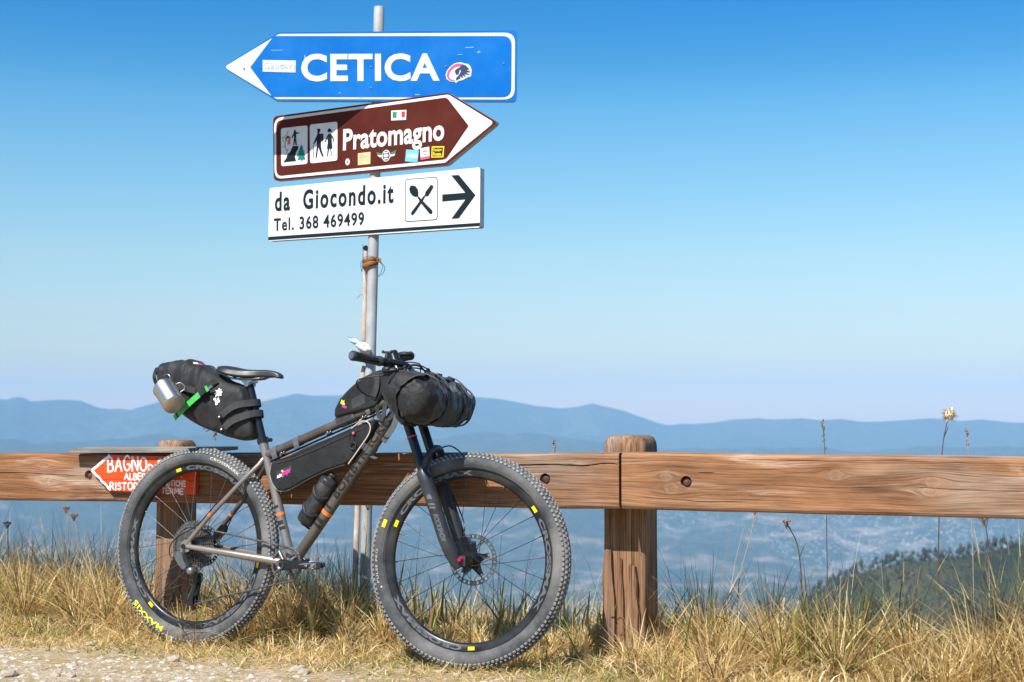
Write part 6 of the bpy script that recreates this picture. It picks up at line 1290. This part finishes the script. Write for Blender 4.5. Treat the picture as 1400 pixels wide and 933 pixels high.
def stone(mb, c, r, flat=.55):
    R = Matrix.Rotation(random.uniform(0, 2*PI), 3, 'Z') @ Matrix.Rotation(random.uniform(-.3, .3), 3, 'X'); sx, sy = random.uniform(.8, 1.35), random.uniform(.7, 1.1)
    mb.add([Vector(c)+R @ Vector((v.x*sx*r*random.uniform(.8, 1.15), v.y*sy*r*random.uniform(.8, 1.15), v.z*flat*r*random.uniform(.8, 1.1))) for v in ICO], ICF, 0, False)
gm = MB(); P = scatter(17000, .25, 1.25); 
for (x, y, s) in P:
    if random.random() > min(.62, max(.03, (s-.40)/.30+.9*fbm(x*2.6, y*2.6, 8., 3))): continue
    r = .0015+.015*random.random()**5.5; stone(gm, (x, y, height(x, y)-r*.08), r)
solo('gravel', gm, m_stone, kind='stuff')
STL = ['bright white limestone lump lying just in front of the rear tyre contact', 'small pale stone lying beside the rear tyre left of the white lump', 'larger pale flat stone at the bottom edge in the grass right of the wooden post', 'smaller grey stone beside the pale flat stone right of the wooden post',
 'pale stone in the gravel at left where grass begins, upper of two', 'pale stone in the gravel at left just below another at the grass edge', 'rounded pale stone at the bottom left close to the gravel edge of the photo', 'pale stone right beside the rounded one at the bottom left', 'pale pebble lying between the two wheels on the bare verge',
 'pale stone in the gravel straight below the left part of the rear wheel', 'pebble touching another below the left part of the rear wheel', 'small pebble at the foot of the rear tyre', 'pale pebble in front of the lowest point of the front tyre, left one', 'pale pebble in front of the lowest point of the front tyre, farther left',
 'grey pebble in the group below the crank, right one', 'grey pebble in the group below the crank, left one', 'grey pebble in the group below the crank, upper one', 'big pale stone in the bottom left corner', 'pale stone on the grass seen through the front wheel below its hub, right one', 'pale stone on the grass seen through the front wheel below its hub, left one', 'pale stone in the straw at the foot of the right wooden post', 'reddish pale stone in the grass left of the front tyre']
for i, (x, y, z) in enumerate(D['stones']):
    r = random.uniform(.013, .022)*(1.25 if i in (0, 2, 17) else 1); mb = MB(); bm = bmesh.new(); bmesh.ops.create_icosphere(bm, subdivisions=2, radius=r)
    sd_ = random.random()*50; sx, sy, sz = random.uniform(1.0, 1.5), random.uniform(.75, 1.05), random.uniform(.5, .7)
    for v in bm.verts: k = 1+.38*mnoise.fractal(v.co/r*1.1+Vector((sd_, 0, 0)), .9, 2.1, 3); v.co = Vector((v.co.x*sx*k, v.co.y*sy*k, v.co.z*sz*k))
    me = bpy.data.meshes.new('stone'); bm.to_mesh(me); bm.free(); me.materials.append(m_stone)
    lab = STL[i]
    o = link('stone', me, None, label=lab, category='stone', group='pale stones on the verge'); o.matrix_world = Matrix.Translation((x, y, height(x, y)+r*.25)) @ Matrix.Rotation(random.uniform(0, 6), 4, 'Z'); WM[o.name] = o.matrix_world
# dried wild flowers, each a plant of its own
m_stem = simple('dry_dark_stem', (.10, .060, .045), .8, 0, .3, 60); m_stemp = simple('dry_pale_stem', (.40, .30, .18), .8, 0, .25, 60); m_head = simple('dry_seed_head', (.26, .165, .10), .9, 0, .4, 120); m_thistle = simple('pale_thistle_bracts', (.72, .56, .38), .7, 0, .25, 120)
def stalk(key, label, stem_r, mat, head, cat='dried flower'):
    p = [Vector(v) for v in D['stalk_pts'][key]]; root = p[-1].copy(); root.z = height(root.x, root.y)-.01
    t = thing('dried_flower', label, cat, Matrix.Translation(root), 'dried flower stalks at the fence')
    L = smooth_line([root]+[q for q in p[::-1] if q.z > root.z+.05], 8); n = len(L); b = MB(); b.tube(L, [stem_r*(1-.45*i/n) for i in range(n)], 6)
    for k in range(3):
        q = L[int(n*(.35+.2*k))]; d = Vector((random.uniform(-.03, .03), random.uniform(-.02, .02), .05)); b.tube([q, q+d*.6, q+d], [stem_r*.6, stem_r*.5, stem_r*.2], 5)
    part('stem', b, t, mat, M=M_I); top = p[0]; b = MB()
    if head == 'thistle':
        for k in range(230):
            u = random.uniform(-1, 1); q = random.uniform(0, 2*PI); d = Vector((math.sqrt(1-u*u)*math.cos(q), math.sqrt(1-u*u)*math.sin(q), u*.9)); s_ = d.cross(Vector((.3, .2, 1))).normalized()*.0045; r0 = random.uniform(.004, .010); r1 = random.uniform(.024, .047)
            b.add([top+d*r0-s_, top+d*r0+s_, top+d*r1], [(0, 1, 2)], 0, False)
        b.ball(top, .022, 12, 8); part('flower_head', b, t, m_thistle, M=M_I)
    elif head == 'umbel':
        for k in range(26):
            q = random.uniform(0, 2*PI); r = .018*math.sqrt(random.random()); c = top+Vector((r*math.cos(q), r*math.sin(q), .012-12*r*r+random.uniform(-.003, .003))); b.tube([top-Vector((0, 0, .02)), c], [.0007, .0006], 4); b.ball(c, random.uniform(.0022, .0036), 6, 4)
        part('flower_head', b, t, m_head, M=M_I)
    else:
        for k in range(16):
            i = n-1-int(k*.5*n/16*.6); q = L[max(0, i)]; c = q+Vector((random.uniform(-.007, .007), random.uniform(-.006, .006), random.uniform(0, .01))); b.ball(c, random.uniform(.002, .0036), 6, 4, sc=(1, 1, 1.8))
        part('flower_head', b, t, m_head, M=M_I)
stalk('thistle', 'dried thistle with a round pale straw head standing above the rail at right', .0032, m_stem, 'thistle')
stalk('s1', 'thin dark spike of seeds rising above the rail between the post and the thistle', .0022, m_stem, 'spike')
stalk('s2', 'dark forked dried flower just under the rail with a small black umbel', .003, m_stem, 'umbel')
stalk('s3', 'dried umbel flower head touching the lower rail edge right of the post', .0022, m_stemp, 'umbel')
stalk('s4', 'short thin stem poking above the rail right of the front wheel top', .002, m_stemp, 'spike')
stalk('s5', 'faint thin stem above the rail just right of the thistle', .0018, m_stemp, 'spike')
stalk('s6', 'dried umbel under the rail near the right end with a brown stem', .0026, m_stem, 'umbel')
stalk('s7', 'taller brown umbel below the red sign at the left', .002, m_stemp, 'umbel')
stalk('s8', 'lower brown umbel beside another one below the red sign at the left', .002, m_stemp, 'umbel')
stalk('s9', 'brown umbel under the rail at the far left edge', .0022, m_stem, 'umbel')
stalk('s10', 'brown dried flower cluster hanging under the rail beside the sign pole', .0024, m_stemp, 'umbel')
stalk('s11', 'thin pale twig standing above the rail below the saddle bag', .0016, m_stemp, 'spike')
